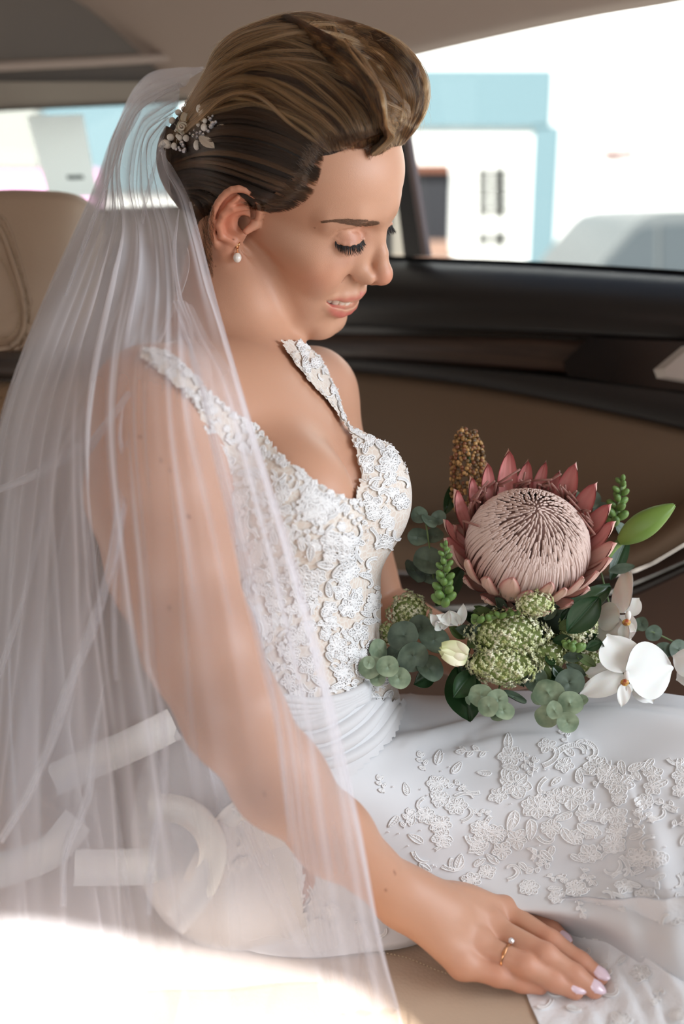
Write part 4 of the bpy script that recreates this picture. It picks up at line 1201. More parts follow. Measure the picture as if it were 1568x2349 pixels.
pts2 = np.stack([A0 + (A1 - A0) * t for t in np.linspace(0, 1, 6)], 1)
f_hn = lambda c: np.minimum(np.minimum(f_head(c), f_hairvol(c)), f_neck(c))
zz = nearest(pts2.reshape(-1, 2), f_hn).reshape(n, 6) - np.linspace(0.0, 0.0022, 6)[None]
curves_obj('nape_hairs', both(PP(np.concatenate([pts2, zz[..., None]], -1))), 0.00005, 0.00009, m_h2, hair)
print('hair done', round(_t.time() - _t0, 1))
# ------------------------------------------------------------------ wedding dress
from mathutils.bvhtree import BVHTree
m_lace = mat('white_lace_cord', srgb(246, 246, 246), 0.6, spec=0.3)
m_lace2 = mat('ivory_lace_ground', srgb(238, 240, 243), 0.7, spec=0.3)
m_net = mat('nude_net_with_white_mesh', srgb(200, 176, 156), 0.8)
nt = m_net.node_tree; tcn = nt.nodes.new('ShaderNodeTexCoord'); vn = nt.nodes.new('ShaderNodeTexVoronoi'); vn.feature = 'DISTANCE_TO_EDGE'; vn.inputs['Scale'].default_value = 190
crn = nt.nodes.new('ShaderNodeValToRGB'); crn.color_ramp.elements[0].position = 0.05; crn.color_ramp.elements[0].color = (*srgb(232, 226, 218), 1)
crn.color_ramp.elements[1].position = 0.13; crn.color_ramp.elements[1].color = (*srgb(224, 211, 199), 1)
nt.links.new(tcn.outputs['Object'], vn.inputs['Vector']); nt.links.new(vn.outputs['Distance'], crn.inputs[0]); nt.links.new(crn.outputs[0], nt.nodes['Principled BSDF'].inputs['Base Color'])
m_satin = mat('white_crepe', srgb(222, 223, 225), 0.55, spec=0.35, Sheen_Weight=0.15); bump(m_satin, 2600, 0.12, 0.0003)
m_ribbon = mat('white_satin_ribbon', srgb(236, 234, 230), 0.4)

def inpoly(px, poly):
    x, y = px[:, 0], px[:, 1]; c = np.zeros(len(px), bool); n = len(poly)
    for i in range(n):
        x1, y1 = poly[i]; x2, y2 = poly[(i + 1) % n]
        t = ((y1 > y) != (y2 > y)) & (x < (x2 - x1) * (y - y1) / ((y2 - y1) or 1e-9) + x1); c ^= t
    return c
def f_shell(c):
    c = np.asarray(c, np.float32); d = smin(f_trunk(c), f_neck(c), 0.030)
    d = smin(d, d_chain(c, [S_N, S_N * .8 + P(352, 1130, .785) * .2], [0.0455, 0.040], 0.01), 0.022)
    d = smin(d, d_ball(c, S_F, 0.040), 0.02)
    return d - 0.0035
BOD = [(318, 790), (400, 806), (480, 890), (545, 948), (590, 968), (640, 1030), (700, 1080), (760, 1122), (815, 1144), (822, 1080), (800, 990), (755, 925), (700, 866), (655, 805), (640, 778), (690, 778), (735, 818), (775, 900), (802, 975), (880, 1010), (980, 1000), (980, 1650), (300, 1690), (300, 1300), (440, 1150), (470, 1060), (455, 950), (380, 868), (318, 822)]
bX = axis_steps(-0.20, 0.10, [], 0.0034); bY = axis_steps(-0.42, 0.17, [], 0.0034); bZ = axis_steps(0.74, 1.16, [], 0.0036)
SV, SF = mesh_field(f_shell, bX, bY, bZ)
keep = inpoly(px_of(SV), BOD)
fk = keep[SF].all(1); SF2 = SF[fk]; used = np.unique(SF2); rm = -np.ones(len(SV), int); rm[used] = np.arange(len(used))
bodice = mesh_obj('bodice', W(SV[used]), rm[SF2].astype(np.int32), m_net, bride)
bodice['label'] = 'nude net bodice of the gown covered with white corded lace'
bv_bod = BVHTree.FromPolygons([tuple(v) for v in SV[used]], [tuple(int(i) for i in f) for f in rm[SF2]])

YOKE = [(800, 1600), (700, 1640), (560, 1680), (300, 1670), (120, 1700), (120, 2320), (820, 2320), (700, 2080), (700, 1900), (800, 1790), (900, 1690), (930, 1600)]
kp = inpoly(px_of(SV), YOKE); fk = kp[SF].all(1); SF3 = SF[fk]; used3 = np.unique(SF3); rm = -np.ones(len(SV), int); rm[used3] = np.arange(len(used3))
nv_ = unit(SV[used3] - np.array([PELV[0], 0, PELV[2]]) * 1.0 - np.array([0, 0, 0])); nv_[:, 1] = 0
yv = SV[used3] + unit(nv_) * 0.004
yoke = mesh_obj('skirt_yoke', W(yv), rm[SF3].astype(np.int32), m_satin, bride)
# skirt: draped over both thighs and down to the seat
def rzp(px, py, h):
    q = PH(px, py, h); return (px, py, q[2])
skirt_rows = [
 [(826, 1650, 1.05), (1000, 1660, 1.10), (1300, 1660, 1.08), (1600, 1660, 1.02), (2000, 1700, 0.92)],
 [(832, 1600, 1.00), (1000, 1593, 1.03), (1300, 1588, 1.01), (1600, 1598, 0.96), (2000, 1650, 0.86)],
 [(802, 1622, 0.93), (1000, 1632, 0.98), (1300, 1640, 0.955), (1600, 1650, 0.91), (2000, 1710, 0.81)],
 [(755, 1668, 0.875), (985, 1740, 0.915), (1280, 1765, 0.90), (1600, 1790, 0.855), (2000, 1900, 0.75)],
 [(690, 1720, 0.83), (940, 1850, 0.875), (1220, 1890, 0.875), (1580, 1930, 0.825), (2000, 2060, 0.72)],
 [(600, 1780, 0.80), (860, 1950, 0.86), (1150, 1998, 0.875), (1540, 2050, 0.825), (2000, 2250, 0.70)],
 [(500, 1870, 0.795), (720, 2060, 0.85), rzp(1010, 2085, .030), rzp(1420, 2120, .045), rzp(2000, 2400, .05)],
 [(430, 1990, 0.81), rzp(600, 2150, .014), rzp(900, 2166, .010), rzp(1200, 2105, .006), rzp(1900, 2500, .02)],
 [rzp(400, 2080, .01), rzp(590, 2186, .003), rzp(890, 2180, .003), rzp(1190, 2115, .002), rzp(1800, 2600, .003)]]
SK = loft(skirt_rows, 150, 130)
SKc = PP(SK)
jj, ii = np.meshgrid(np.linspace(0, 1, 150), np.linspace(0, 1, 130))
nS = unit(np.cross(np.gradient(SKc, axis=1), np.gradient(SKc, axis=0)))
if nS[40, 60, 2] > 0: nS = -nS
# sweeping folds from the waist, a few long drapes towards the knee
x_, y_ = SK[..., 0], SK[..., 1]
def ridge(line, wpx, amp, fade=60):
    L = catmull([(*p, 0) for p in line], 60)[:, :2]
    dd = np.full(x_.shape, 1e9); side = np.zeros_like(dd); tt = np.zeros_like(dd)
    for k in range(59):
        a, b = L[k], L[k + 1]; ab = b - a; t = np.clip(((x_ - a[0]) * ab[0] + (y_ - a[1]) * ab[1]) / (ab @ ab), 0, 1)
        ex, ey = x_ - a[0] - t * ab[0], y_ - a[1] - t * ab[1]; e = np.hypot(ex, ey); m = e < dd
        dd[m] = e[m]; side[m] = (ab[0] * ey - ab[1] * ex)[m]; tt[m] = (k + t)[m] / 59
    s_ = np.sign(side) * dd / wpx
    prof = np.where(s_ < 0, np.exp(-(s_ / 1.0) ** 2), np.exp(-(s_ / 2.2) ** 2))
    return amp * prof * np.sin(math.pi * np.clip(tt * 1.0, 0.03, .97)) ** .5
disp = np.zeros_like(x_)
for ln, w_, am in (
  ([(1080, 1700), (1200, 1668), (1400, 1655), (1620, 1668)], 13, .010), ([(930, 1712), (1050, 1672), (1180, 1648), (1400, 1630), (1620, 1640)], 11, .009),
  ([(1000, 1740), (1160, 1708), (1320, 1700)], 13, .006), ([(850, 1700), (930, 1690), (1040, 1680)], 10, .003), ([(1330, 1790), (1420, 1760), (1560, 1760)], 22, .003),
  ([(790, 1720), (850, 1680), (900, 1640), (930, 1606)], 9, .008), ([(765, 1690), (820, 1655), (860, 1622), (885, 1598)], 8, .008), ([(800, 1760), (870, 1720), (960, 1690)], 12, .004),
  ([(745, 1665), (790, 1640), (830, 1610)], 8, .007), ([(700, 1700), (760, 1665), (810, 1625)], 8, .006),
  ([(500, 1830), (560, 1800), (620, 1765)], 9, .007), ([(520, 1890), (570, 1850), (640, 1810)], 9, .006),
  ([(1480, 1880), (1530, 2000), (1560, 2150), (1600, 2300)], 34, .016), ([(1400, 1950), (1430, 2080), (1500, 2250)], 26, .008)):
    disp += ridge(ln, w_, am)
disp += 0.0016 * np.sin(x_ * 0.021 + y_ * 0.013) * np.sin(y_ * 0.017)
SKc = SKc + nS * disp[..., None]
b = MB(); b.grid(W(SKc)); b.grid(W(SKc - nS * 0.0015)[:, ::-1])
skirt = b.build('skirt', m_satin, bride); skirt['label'] = 'smooth white crepe skirt with corded lace appliques'
def grid_bvh(G):
    a, b_ = G.shape[:2]; f = [(i * b_ + j, i * b_ + j + 1, (i + 1) * b_ + j + 1, (i + 1) * b_ + j) for i in range(a - 1) for j in range(b_ - 1)]
    return BVHTree.FromPolygons([tuple(v) for v in G.reshape(-1, 3)], f)
bv_sk = grid_bvh(SKc)
# lace train lying on the seat in front of her hand
tr_rows = [
 [rzp(1120, 2078, .026), rzp(1300, 2060, .05), rzp(1600, 2060, .09), rzp(2000, 2100, .12)],
 [rzp(1150, 2120, .006), rzp(1310, 2130, .012), rzp(1600, 2150, .055), rzp(2000, 2200, .09)],
 [rzp(1185, 2190, .003), rzp(1330, 2200, .004), rzp(1560, 2240, .022), rzp(2000, 2330, .06)],
 [rzp(1208, 2282, .003), rzp(1330, 2290, .004), rzp(1530, 2330, .010), rzp(2000, 2450, .03)],
 [rzp(1262, 2400, .003), rzp(1360, 2400, .006), rzp(1560, 2440, .008), rzp(2000, 2600, .02)]]
TRG = loft(tr_rows, 110, 90); TRc = PP(TRG); x_, y_ = TRG[..., 0], TRG[..., 1]
nT = unit(np.cross(np.gradient(TRc, axis=1), np.gradient(TRc, axis=0))); nT = -nT if nT[30, 40, 2] > 0 else nT
dT = np.zeros_like(x_)
for ln, w_, am in (([(1420, 2060), (1470, 2160), (1540, 2260), (1600, 2400)], 22, .012), ([(1520, 2050), (1560, 2180), (1640, 2330)], 22, .012), ([(1380, 2130), (1420, 2250), (1480, 2400)], 16, .006),
                   ([(1330, 2290), (1360, 2340), (1390, 2400)], 12, .004), ([(1440, 2200), (1490, 2300), (1530, 2400)], 12, .006)):
    dT += ridge(ln, w_, am)
dT *= np.clip((x_ - 1240) / 120, 0, 1)
TRc = TRc + nT * (dT + 0.0008 * np.sin(x_ * .09) * np.sin(y_ * .07))[..., None]
b = MB(); b.grid(W(TRc)); b.grid(W(TRc - nT * 0.0012)[:, ::-1])
train = b.build('lace_train', m_lace2, bride); bump(m_lace2, 300, 0.35, 0.001, kind='VORONOI')
bv_tr = grid_bvh(TRc)

# ---- lace motifs: corded outlines with rungs over a thin filled ground
def circ(cx, cy, r, n=14, a0=0): return [(cx + r * math.cos(a0 + 6.2832 * k / n), cy + r * math.sin(a0 + 6.2832 * k / n)) for k in range(n + 1)]
def leafm(L, w, bend=0.0, veins=6):
    cords, fills = [], []
    t = np.linspace(0, 1, 13); y = w * np.abs(np.sin(math.pi * t ** .8)) ** .7; bx = t * L; by = bend * L * t * t
    up = np.stack([bx, by + y], 1); dn = np.stack([bx, by - y], 1)
    cords.append(np.concatenate([up, dn[::-1]])); cords.append(np.stack([bx, by], 1)[:-1])
    for k in range(1, veins):
        i = 1 + int(k * 11 / veins); j = max(0, i - 2); cords.append(np.array([[bx[j], by[j]], up[i] * .92 + np.array([bx[i], by[i]]) * .08])); cords.append(np.array([[bx[j], by[j]], dn[i] * .92 + np.array([bx[i], by[i]]) * .08]))
    fills.append((up, dn)); return cords, fills
def xf(m, ang, dx, dy, s=1.0):
    c, s_ = math.cos(ang), math.sin(ang); R = np.array([[c, s_], [-s_, c]]) * s
    return [np.asarray(k) @ R + [dx, dy] for k in m[0]], [(np.asarray(a) @ R + [dx, dy], np.asarray(b_) @ R + [dx, dy]) for a, b_ in m[1]]
def merge(*ms): return sum((m[0] for m in ms), []), sum((m[1] for m in ms), [])
def flowerm(R, n=6):
    out = ([], [])
    for k in range(n):
        a = 6.2832 * k / n + rng.normal(0, .08); L = R * rng.uniform(.85, 1.1)
        out = merge(out, xf(leafm(L * .84, L * .40, 0, 4), a, math.cos(a) * L * .16, math.sin(a) * L * .16))
    out[0].append(np.array(circ(0, 0, R * .17))); out[0].append(np.array(circ(0, 0, R * .08)))
    return out
def scrollm(L, curl=2.6, w=None):
    w = w or L * .075; t = np.linspace(0, 1, 22); ang = curl * t ** 1.5; st = L / 21 * (1.25 - .7 * t)
    p = np.cumsum(np.stack([np.cos(ang), np.sin(ang)], 1) * st[:, None], 0); nr = np.stack([-np.sin(ang), np.cos(ang)], 1); ww = (w * (1 - .45 * t))[:, None]
    a, b_ = p + nr * ww, p - nr * ww
    return [a, b_] + [np.array([a[k], b_[k]]) for k in range(1, 22)], [(a, b_)]
def sprigm(L, n=4):
    out = ([np.stack([np.linspace(0, L, 8), 0.12 * L * np.sin(np.linspace(0, 2, 8))], 1)], [])
    for k in range(n):
        t = (k + .6) / n; out = merge(out, xf(leafm(L * .34, L * .10, .1, 3), .9 if k % 2 else -.9, L * t, 0.12 * L * math.sin(2 * t)))
    return merge(out, xf(leafm(L * .36, L * .11, 0, 3), .2, L * .95, .1 * L))
def pickm(kind, s):
    return {'f': lambda: flowerm(s, int(rng.integers(5, 8))), 'l': lambda: leafm(s * 1.5, s * .34, rng.uniform(-.3, .3), 6), 's': lambda: scrollm(s * 2.2, rng.choice([-1, 1]) * rng.uniform(1.6, 3.4)), 'p': lambda: sprigm(s * 1.7)}[kind]()
DIRS = {}
def onto(bv, pts, lift):
    out = []; 
    for x, y in pts:
        d = Vector(unit(P(x, y, 1.0)).tolist()); h, n_, i_, t_ = bv.ray_cast(Vector((0, 0, 0)), d)
        if h is None: out.append(None); continue
        n_ = np.array(n_); n_ = -n_ if n_[2] > 0 else n_
        out.append(np.array(h) + n_ * lift)
    return out
def motif(bv, kind, s, cx, cy, ang, squash=1.0, r=0.00055, lift=0.0009, fill=True, parent=None, clip=None):
    m = xf(pickm(kind, s), ang, 0, 0); b = MB(); cnt = 0
    for c in m[0]:
        c = np.asarray(c) * [1, squash] + [cx, cy]
        if clip is not None and not inpoly(c, clip).all(): continue
        q = onto(bv, c, lift)
        if any(v is None for v in q): continue
        q = np.array(q)
        if np.linalg.norm(np.diff(q, axis=0), axis=1).max() > 0.02: continue
        b.tube(W(q), r * (1.0 if len(q) > 4 else .65), 4, cap=False); cnt += 1
    if fill:
        for a, d_ in m[1]:
            a = a * [1, squash] + [cx, cy]; d_ = d_ * [1, squash] + [cx, cy]
            if clip is not None and not (inpoly(a, clip).all() and inpoly(d_, clip).all()): continue
            A, D = onto(bv, a, lift * .45), onto(bv, d_, lift * .45)
            if any(v is None for v in A + D): continue
            A, D = np.array(A), np.array(D)
            if np.linalg.norm(np.diff(A, axis=0), axis=1).max() > 0.02: continue
            G = W(np.stack([A, (A + D) / 2, D], 0)); b.grid(G)
    if cnt: return b.build('lace_motif', m_lace, parent)
LACE_CLIP = [(x, y) for x, y in BOD]
# bodice: closely set motifs, Poisson-like scatter over the visible front and side
pts = []
tries = 0
while len(pts) < 300 and tries < 60000:
    tries += 1; x, y = rng.uniform(330, 920), rng.uniform(785, 1640)
    if not inpoly(np.array([[x, y]]), BOD)[0]: continue
    if x < 500 and y > 960 and x < 470 + (y - 960) * .16: continue
    if all((x - a) ** 2 + (y - b_) ** 2 > (21 if x > 480 and y > 1000 else 17) ** 2 for a, b_ in pts): pts.append((x, y))
for k, (x, y) in enumerate(pts):
    edge = y < 1000
    kd = rng.choice(['f', 'l', 's', 'p'], p=[.30, .28, .27, .15]); s_ = rng.uniform(17, 27) if not edge else rng.uniform(11, 17)
    motif(bv_bod, kd, s_, x, y, rng.uniform(0, 6.28), 1.0, r=0.00052 if not edge else .00045, lift=0.0011 + 0.0006 * rng.random(), fill=True, parent=bodice)
fb = []
for k in range(420):
    x, y = rng.uniform(330, 920), rng.uniform(785, 1640)
    if inpoly(np.array([[x, y]]), BOD)[0]: fb.append(motif(bv_bod, rng.choice(['f', 's', 'l']), rng.uniform(12, 18) if y > 1000 else rng.uniform(8, 12), x, y, rng.uniform(0, 6.28), r=.00045, lift=.0007))
fb = [o for o in fb if o]
vs_, fs_, n0 = [], [], 0
for o in fb:
    me = o.data; v = np.empty(len(me.vertices) * 3); me.vertices.foreach_get('co', v); v = v.reshape(-1, 3) + np.array(o.location); vs_.append(v)
    fs_ += [tuple(i + n0 for i in p.vertices) for p in me.polygons]; n0 += len(v)
    bpy.data.objects.remove(o); bpy.data.meshes.remove(me)
so = mesh_obj('lace_filling', np.concatenate(vs_), fs_, m_lace, bodice); so['kind'] = 'stuff'
# scalloped edging along the neckline: leaf tips stand above the net
for ln, cnt in (([(480, 893), (545, 950), (592, 972), (640, 1032), (700, 1082), (760, 1122), (812, 1142)], 40), ([(822, 1130), (824, 1080), (802, 990), (757, 925), (702, 864), (655, 800)], 34), ([(330, 800), (400, 818), (480, 893)], 16), ([(690, 782), (735, 822), (772, 900), (800, 975), (850, 1008)], 22)):
    q = catmull([(*p, 0) for p in ln], cnt)[:, :2]; tg = np.gradient(q, axis=0)
    for k in range(cnt): motif(bv_bod, rng.choice(['l', 'f'], p=[.7, .3]), rng.uniform(9, 14), q[k][0] - 3, q[k][1] + 4, math.atan2(tg[k][1], tg[k][0]) + rng.uniform(-.6, .3), r=.0005, lift=.0012, parent=bodice)
# crystal beads among the bodice lace
m_bead = mat('clear_bead', (0.95, 0.95, 0.97), 0.08, spec=1.0)
b = MB()
for k in range(120):
    x, y = pts[rng.integers(len(pts))]; q = onto(bv_bod, [(min(x + rng.normal(0, 10), 840), y + rng.normal(0, 10))], .0016)[0]
    if q is not None: b.ball(W(q), 0.0008, 6, 4)
so = b.build('beads', m_bead, bodice); so['kind'] = 'stuff'
# skirt: sprays of lace climbing from the hem
spray = [('p', 26, 975, 1770, -2.0), ('f', 26, 1000, 1800, 0), ('s', 24, 975, 1830, 2.6), ('f', 28, 1045, 1850, 0), ('l', 28, 1000, 1755, -1.3), ('l', 26, 1035, 1775, -.8), ('s', 26, 1040, 1830, -.6),
 ('p', 34, 1120, 1725, 3.0), ('f', 30, 1170, 1735, 0), ('l', 30, 1165, 1720, -1.6), ('f', 40, 1180, 1800, .3), ('s', 40, 1240, 1760, -.4), ('f', 36, 1230, 1850, .6), ('l', 40, 1180, 1860, 1.6), ('l', 38, 1215, 1880, 1.3), ('s', 32, 1130, 1870, 2.4),
 ('s', 46, 1270, 1735, -.9), ('s', 40, 1330, 1700, .3), ('f', 34, 1370, 1760, 0), ('f', 36, 1420, 1800, .2), ('l', 34, 1290, 1900, 1.2), ('l', 34, 1325, 1890, .9), ('f', 34, 1310, 1830, .5), ('s', 34, 1370, 1840, 1.6), ('p', 30, 1450, 1860, .3), ('l', 30, 1440, 1770, -.6), ('s', 30, 1480, 1880, .2),
 ('p', 24, 880, 1820, -2.0), ('p', 26, 925, 1900, -1.5), ('s', 26, 945, 1950, 1.3), ('l', 22, 940, 1895, -1.4), ('f', 24, 1100, 1900, 0), ('s', 30, 1070, 1950, .2), ('f', 26, 1150, 1950, .3), ('l', 26, 1240, 1950, .9), ('s', 30, 1010, 1985, .6),
 ('f', 26, 1010, 1890, 1.2), ('l', 24, 960, 1980, .6), ('f', 24, 1080, 2020, .3), ('s', 26, 1160, 2020, -.3), ('p', 24, 1250, 2010, .1), ('f', 30, 1350, 1960, 0), ('s', 34, 1420, 1960, .8), ('f', 30, 1500, 1970, .5), ('p', 30, 1540, 1900, -.8), ('s', 34, 1560, 1740, 1.9), ('l', 30, 1530, 1790, 2.4),
 ('f', 28, 1320, 2040, .4), ('s', 28, 1400, 2050, .3), ('f', 30, 1480, 2060, 0), ('l', 30, 1550, 2050, 1.0),
 ('f', 30, 480, 1960, 0), ('s', 30, 540, 1900, .9), ('f', 30, 560, 1985, .6), ('l', 28, 520, 2020, .9), ('s', 30, 620, 1960, .8), ('f', 28, 650, 2040, .3), ('p', 26, 600, 2070, .6), ('s', 30, 700, 2030, .9), ('f', 24, 760, 2090, .1), ('l', 24, 720, 2110, .2), ('f', 26, 460, 1880, .3), ('s', 24, 640, 1895, .9), ('f', 24, 820, 2130, .1), ('p', 22, 530, 1850, .6), ('s', 24, 850, 2150, .1)]
for k, x, x2, y2, a in [(q[0], q[1], q[2], q[3], q[4]) for q in spray]:
    motif(bv_sk, k, x, x2, y2, a, 0.82, r=.00055, lift=.0010, parent=skirt)
SPOLY = [(1110, 1770), (1180, 1715), (1300, 1700), (1440, 1750), (1568, 1720), (1600, 2110), (1380, 2080), (1230, 2050), (1000, 2000), (900, 1890), (960, 1770), (1040, 1810)]
sp_pts = [(q[2], q[3]) for q in spray]; tries = 0; extra_n = 0
while extra_n < 120 and tries < 9000:
    tries += 1; x, y = rng.uniform(900, 1600), rng.uniform(1700, 2110)
    if not inpoly(np.array([[x, y]]), SPOLY)[0] or min((x - a) ** 2 + (y - c_) ** 2 for a, c_ in sp_pts) < (27 if x > 1250 or y > 1900 else 31) ** 2: continue
    sp_pts.append((x, y)); extra_n += 1
    motif(bv_sk, rng.choice(['f', 'l', 's', 'p'], p=[.3, .3, .25, .15]), rng.uniform(20, 30), x, y, rng.uniform(0, 6.28), .82, r=.0005, lift=.0009, parent=skirt)
for k in range(46):
    x, y = rng.uniform(1180, 1568), rng.uniform(2090, 2349)
    if x < 1230 + (y - 2180) * .2: continue
    motif(bv_tr, rng.choice(['f', 'l', 's', 'p']), rng.uniform(20, 30), x, y, rng.uniform(0, 6.28), .85, r=.00055, lift=.001, parent=train)
b = MB()
for k in range(90):
    q = spray[rng.integers(len(spray))]; h_ = onto(bv_sk, [(q[2] + rng.normal(0, 22), q[3] + rng.normal(0, 18))], .0016)[0]
    if h_ is not None: b.ball(W(h_), 0.0008, 6, 4)
so = b.build('beads', m_bead, skirt); so['kind'] = 'stuff'
# gathered sash under the bodice
for k in range(5):
    q = catmull([(640, 1600 + k * 17, 0), (720, 1610 + k * 10, 0), (790, 1598 + k * 6, 0), (838, 1572 + k * 7, 0)], 24)[:, :2]
    hv = onto(bv_bod, q, .002); hv = np.array([h_ for h_ in hv if h_ is not None])
    if len(hv) > 6:
        b = MB(); b.tube(W(hv), 0.0042, 8); b.build('sash_fold', m_satin, bride)
bv_yk = BVHTree.FromPolygons([tuple(v) for v in yv], [tuple(int(i) for i in f) for f in rm[SF3]])
def front_of(pts, lift):
    out = []
    for q in pts:
        c_ = [onto(bv, [q], lift)[0] for bv in (bv_yk, bv_sk)]; c_ = [h_ for h_ in c_ if h_ is not None]
        if c_: out.append(min(c_, key=lambda h_: h_[2]))
    return np.array(out)
for ln, r_ in (([(640, 1668), (720, 1662), (790, 1632), (842, 1590)], .0050), ([(665, 1700), (745, 1690), (815, 1650), (868, 1598)], .0055), ([(690, 1735), (770, 1718), (840, 1672), (893, 1604)], .0055),
               ([(715, 1765), (800, 1738), (870, 1690), (918, 1616)], .0050)):
    hv = front_of(catmull([(*p, 0) for p in ln], 28)[:, :2], -.001)
    if len(hv) > 8:
        b = MB(); b.tube(W(hv), r_ * np.sin(np.pi * np.linspace(.06, .94, len(hv))) ** .5, 12); b.build('waist_pleat', m_satin, bride)
# wide satin ribbon tails lying behind her under the veil
def strap(name, mid, w, parent, material=m_ribbon, twist=0.0, n=40):
    M_ = catmull(mid, n); b = MB(); c = PP(M_); tg = unit(np.gradient(c, axis=0)); up = unit(np.cross(tg, np.array([0, .35, -1.0])))
    G = np.stack([c + up * (w * (k / 6 - .5)) + np.cross(tg, up) * (0.002 * math.sin(k)) for k in range(7)], 0)
    nn = np.cross(tg, up)[None] * 0.0006
    b.grid(W(G)); b.grid(W(G + nn)[:, ::-1]); return b.build(name, material, parent)
strap('ribbon_tail', [(120, 1790, .86), (220, 1745, .84), (320, 1700, .83), (400, 1660, .84)], .026, bride)
strap('ribbon_tail', [(340, 1850, .80), (420, 1860, .79), (470, 1900, .785), (488, 1960, .785), (462, 2040, .79), (400, 2120, .80)], .020, bride)
strap('ribbon_tail', [(170, 1990, .80), (240, 1990, .80), (340, 1985, .80), (400, 1960, .81)], .026, bride)
strap('ribbon_tail', [(-60, 2010, .84), (40, 1985, .83), (120, 1950, .83), (180, 1880, .84)], .026, bride)
print('dress done', round(_t.time() - _t0, 1))
# ------------------------------------------------------------------ tulle veil
def tulle(name, lo, hi, col=(0.91, 0.91, 0.97)):
    m = bpy.data.materials.new(name); m.use_nodes = True; nt = m.node_tree; nt.nodes.remove(nt.nodes['Principled BSDF'])
    df = nt.nodes.new('ShaderNodeBsdfDiffuse'); df.inputs[0].default_value = (*col, 1)
    tl = nt.nodes.new('ShaderNodeBsdfTranslucent'); tl.inputs[0].default_value = (*col, 1)
    m1 = nt.nodes.new('ShaderNodeMixShader'); m1.inputs[0].default_value = 0.42
    tp = nt.nodes.new('ShaderNodeBsdfTransparent')
    lw = nt.nodes.new('ShaderNodeLayerWeight'); lw.inputs['Blend'].default_value = 0.5
    pw = nt.nodes.new('ShaderNodeMath'); pw.operation = 'POWER'; pw.inputs[1].default_value = 1.7
    mr = nt.nodes.new('ShaderNodeMapRange'); mr.inputs['To Min'].default_value = lo; mr.inputs['To Max'].default_value = hi
    tc = nt.nodes.new('ShaderNodeTexCoord'); ck = nt.nodes.new('ShaderNodeTexNoise'); ck.inputs['Scale'].default_value = 14
    ml = nt.nodes.new('ShaderNodeMath'); ml.operation = 'MULTIPLY_ADD'; ml.inputs[1].default_value = 0.10; 
    nt.links.new(tc.outputs['Object'], ck.inputs['Vector']); nt.links.new(ck.outputs[0], ml.inputs[0])
    m2 = nt.nodes.new('ShaderNodeMixShader')
    L = nt.links.new
    L(df.outputs[0], m1.inputs[1]); L(tl.outputs[0], m1.inputs[2]); L(lw.outputs['Facing'], pw.inputs[0]); L(pw.outputs[0], mr.inputs['Value'])
    L(mr.outputs[0], ml.inputs[2]); L(ml.outputs[0], m2.inputs[0]); L(tp.outputs[0], m2.inputs[1]); L(m1.outputs[0], m2.inputs[2])
    L(m2.outputs[0], nt.nodes['Material Output'].inputs[0]); return m
m_tul = tulle('white_tulle', 0.14, 0.90)
m_tul2 = tulle('white_tulle_inner', 0.22, 0.90)
veil = empty('bridal_veil', WP(300, 1900, 0.78) * [1, 1, 0] + UP * SEAT_Z)
tag(veil, 'sheer white tulle veil falling from the hair comb over her arm and the seat', 'veil')
def sheet(name, rows, pleats, material, nu=230, nv=260, seed=1, amp=1.0, extra=None):
    R = np.random.default_rng(seed); g = loft(rows, nu, nv); c = PP(g)
    n_ = unit(np.cross(np.gradient(c, axis=1), np.gradient(c, axis=0))); n_ = np.where(n_[..., 2:3] > 0, -n_, n_)
    u = np.linspace(0, 1, nu)[None]; v = np.linspace(0, 1, nv)[:, None]; d = np.zeros((nv, nu))
    for k in range(pleats):
        u0 = R.uniform(0.02, .98); dr = R.normal(0, .10); ph = R.uniform(0, 6.28); w = R.uniform(.008, .034); a = R.uniform(.0015, .0055) * amp
        va, vb = R.uniform(-.3, .35), R.uniform(.6, 1.3)
        uc = u0 + dr * (v - .4) + .012 * np.sin(v * 7 + ph)
        env = np.clip((v - va) / .15, 0, 1) * np.clip((vb - v) / .2, 0, 1)
        d += a * env * np.exp(-np.abs((u - uc) / w) ** 1.6)
    d += amp * 0.004 * np.sin(u * 17 + 2 * np.sin(v * 3 + seed)) * np.clip(v * 2, 0.2, 1)
    if extra is not None: d += extra(g, u, v)
    c = c + n_ * d[..., None]
    b = MB(); b.grid(W(c)); return b.build(name, material, veil), g, c
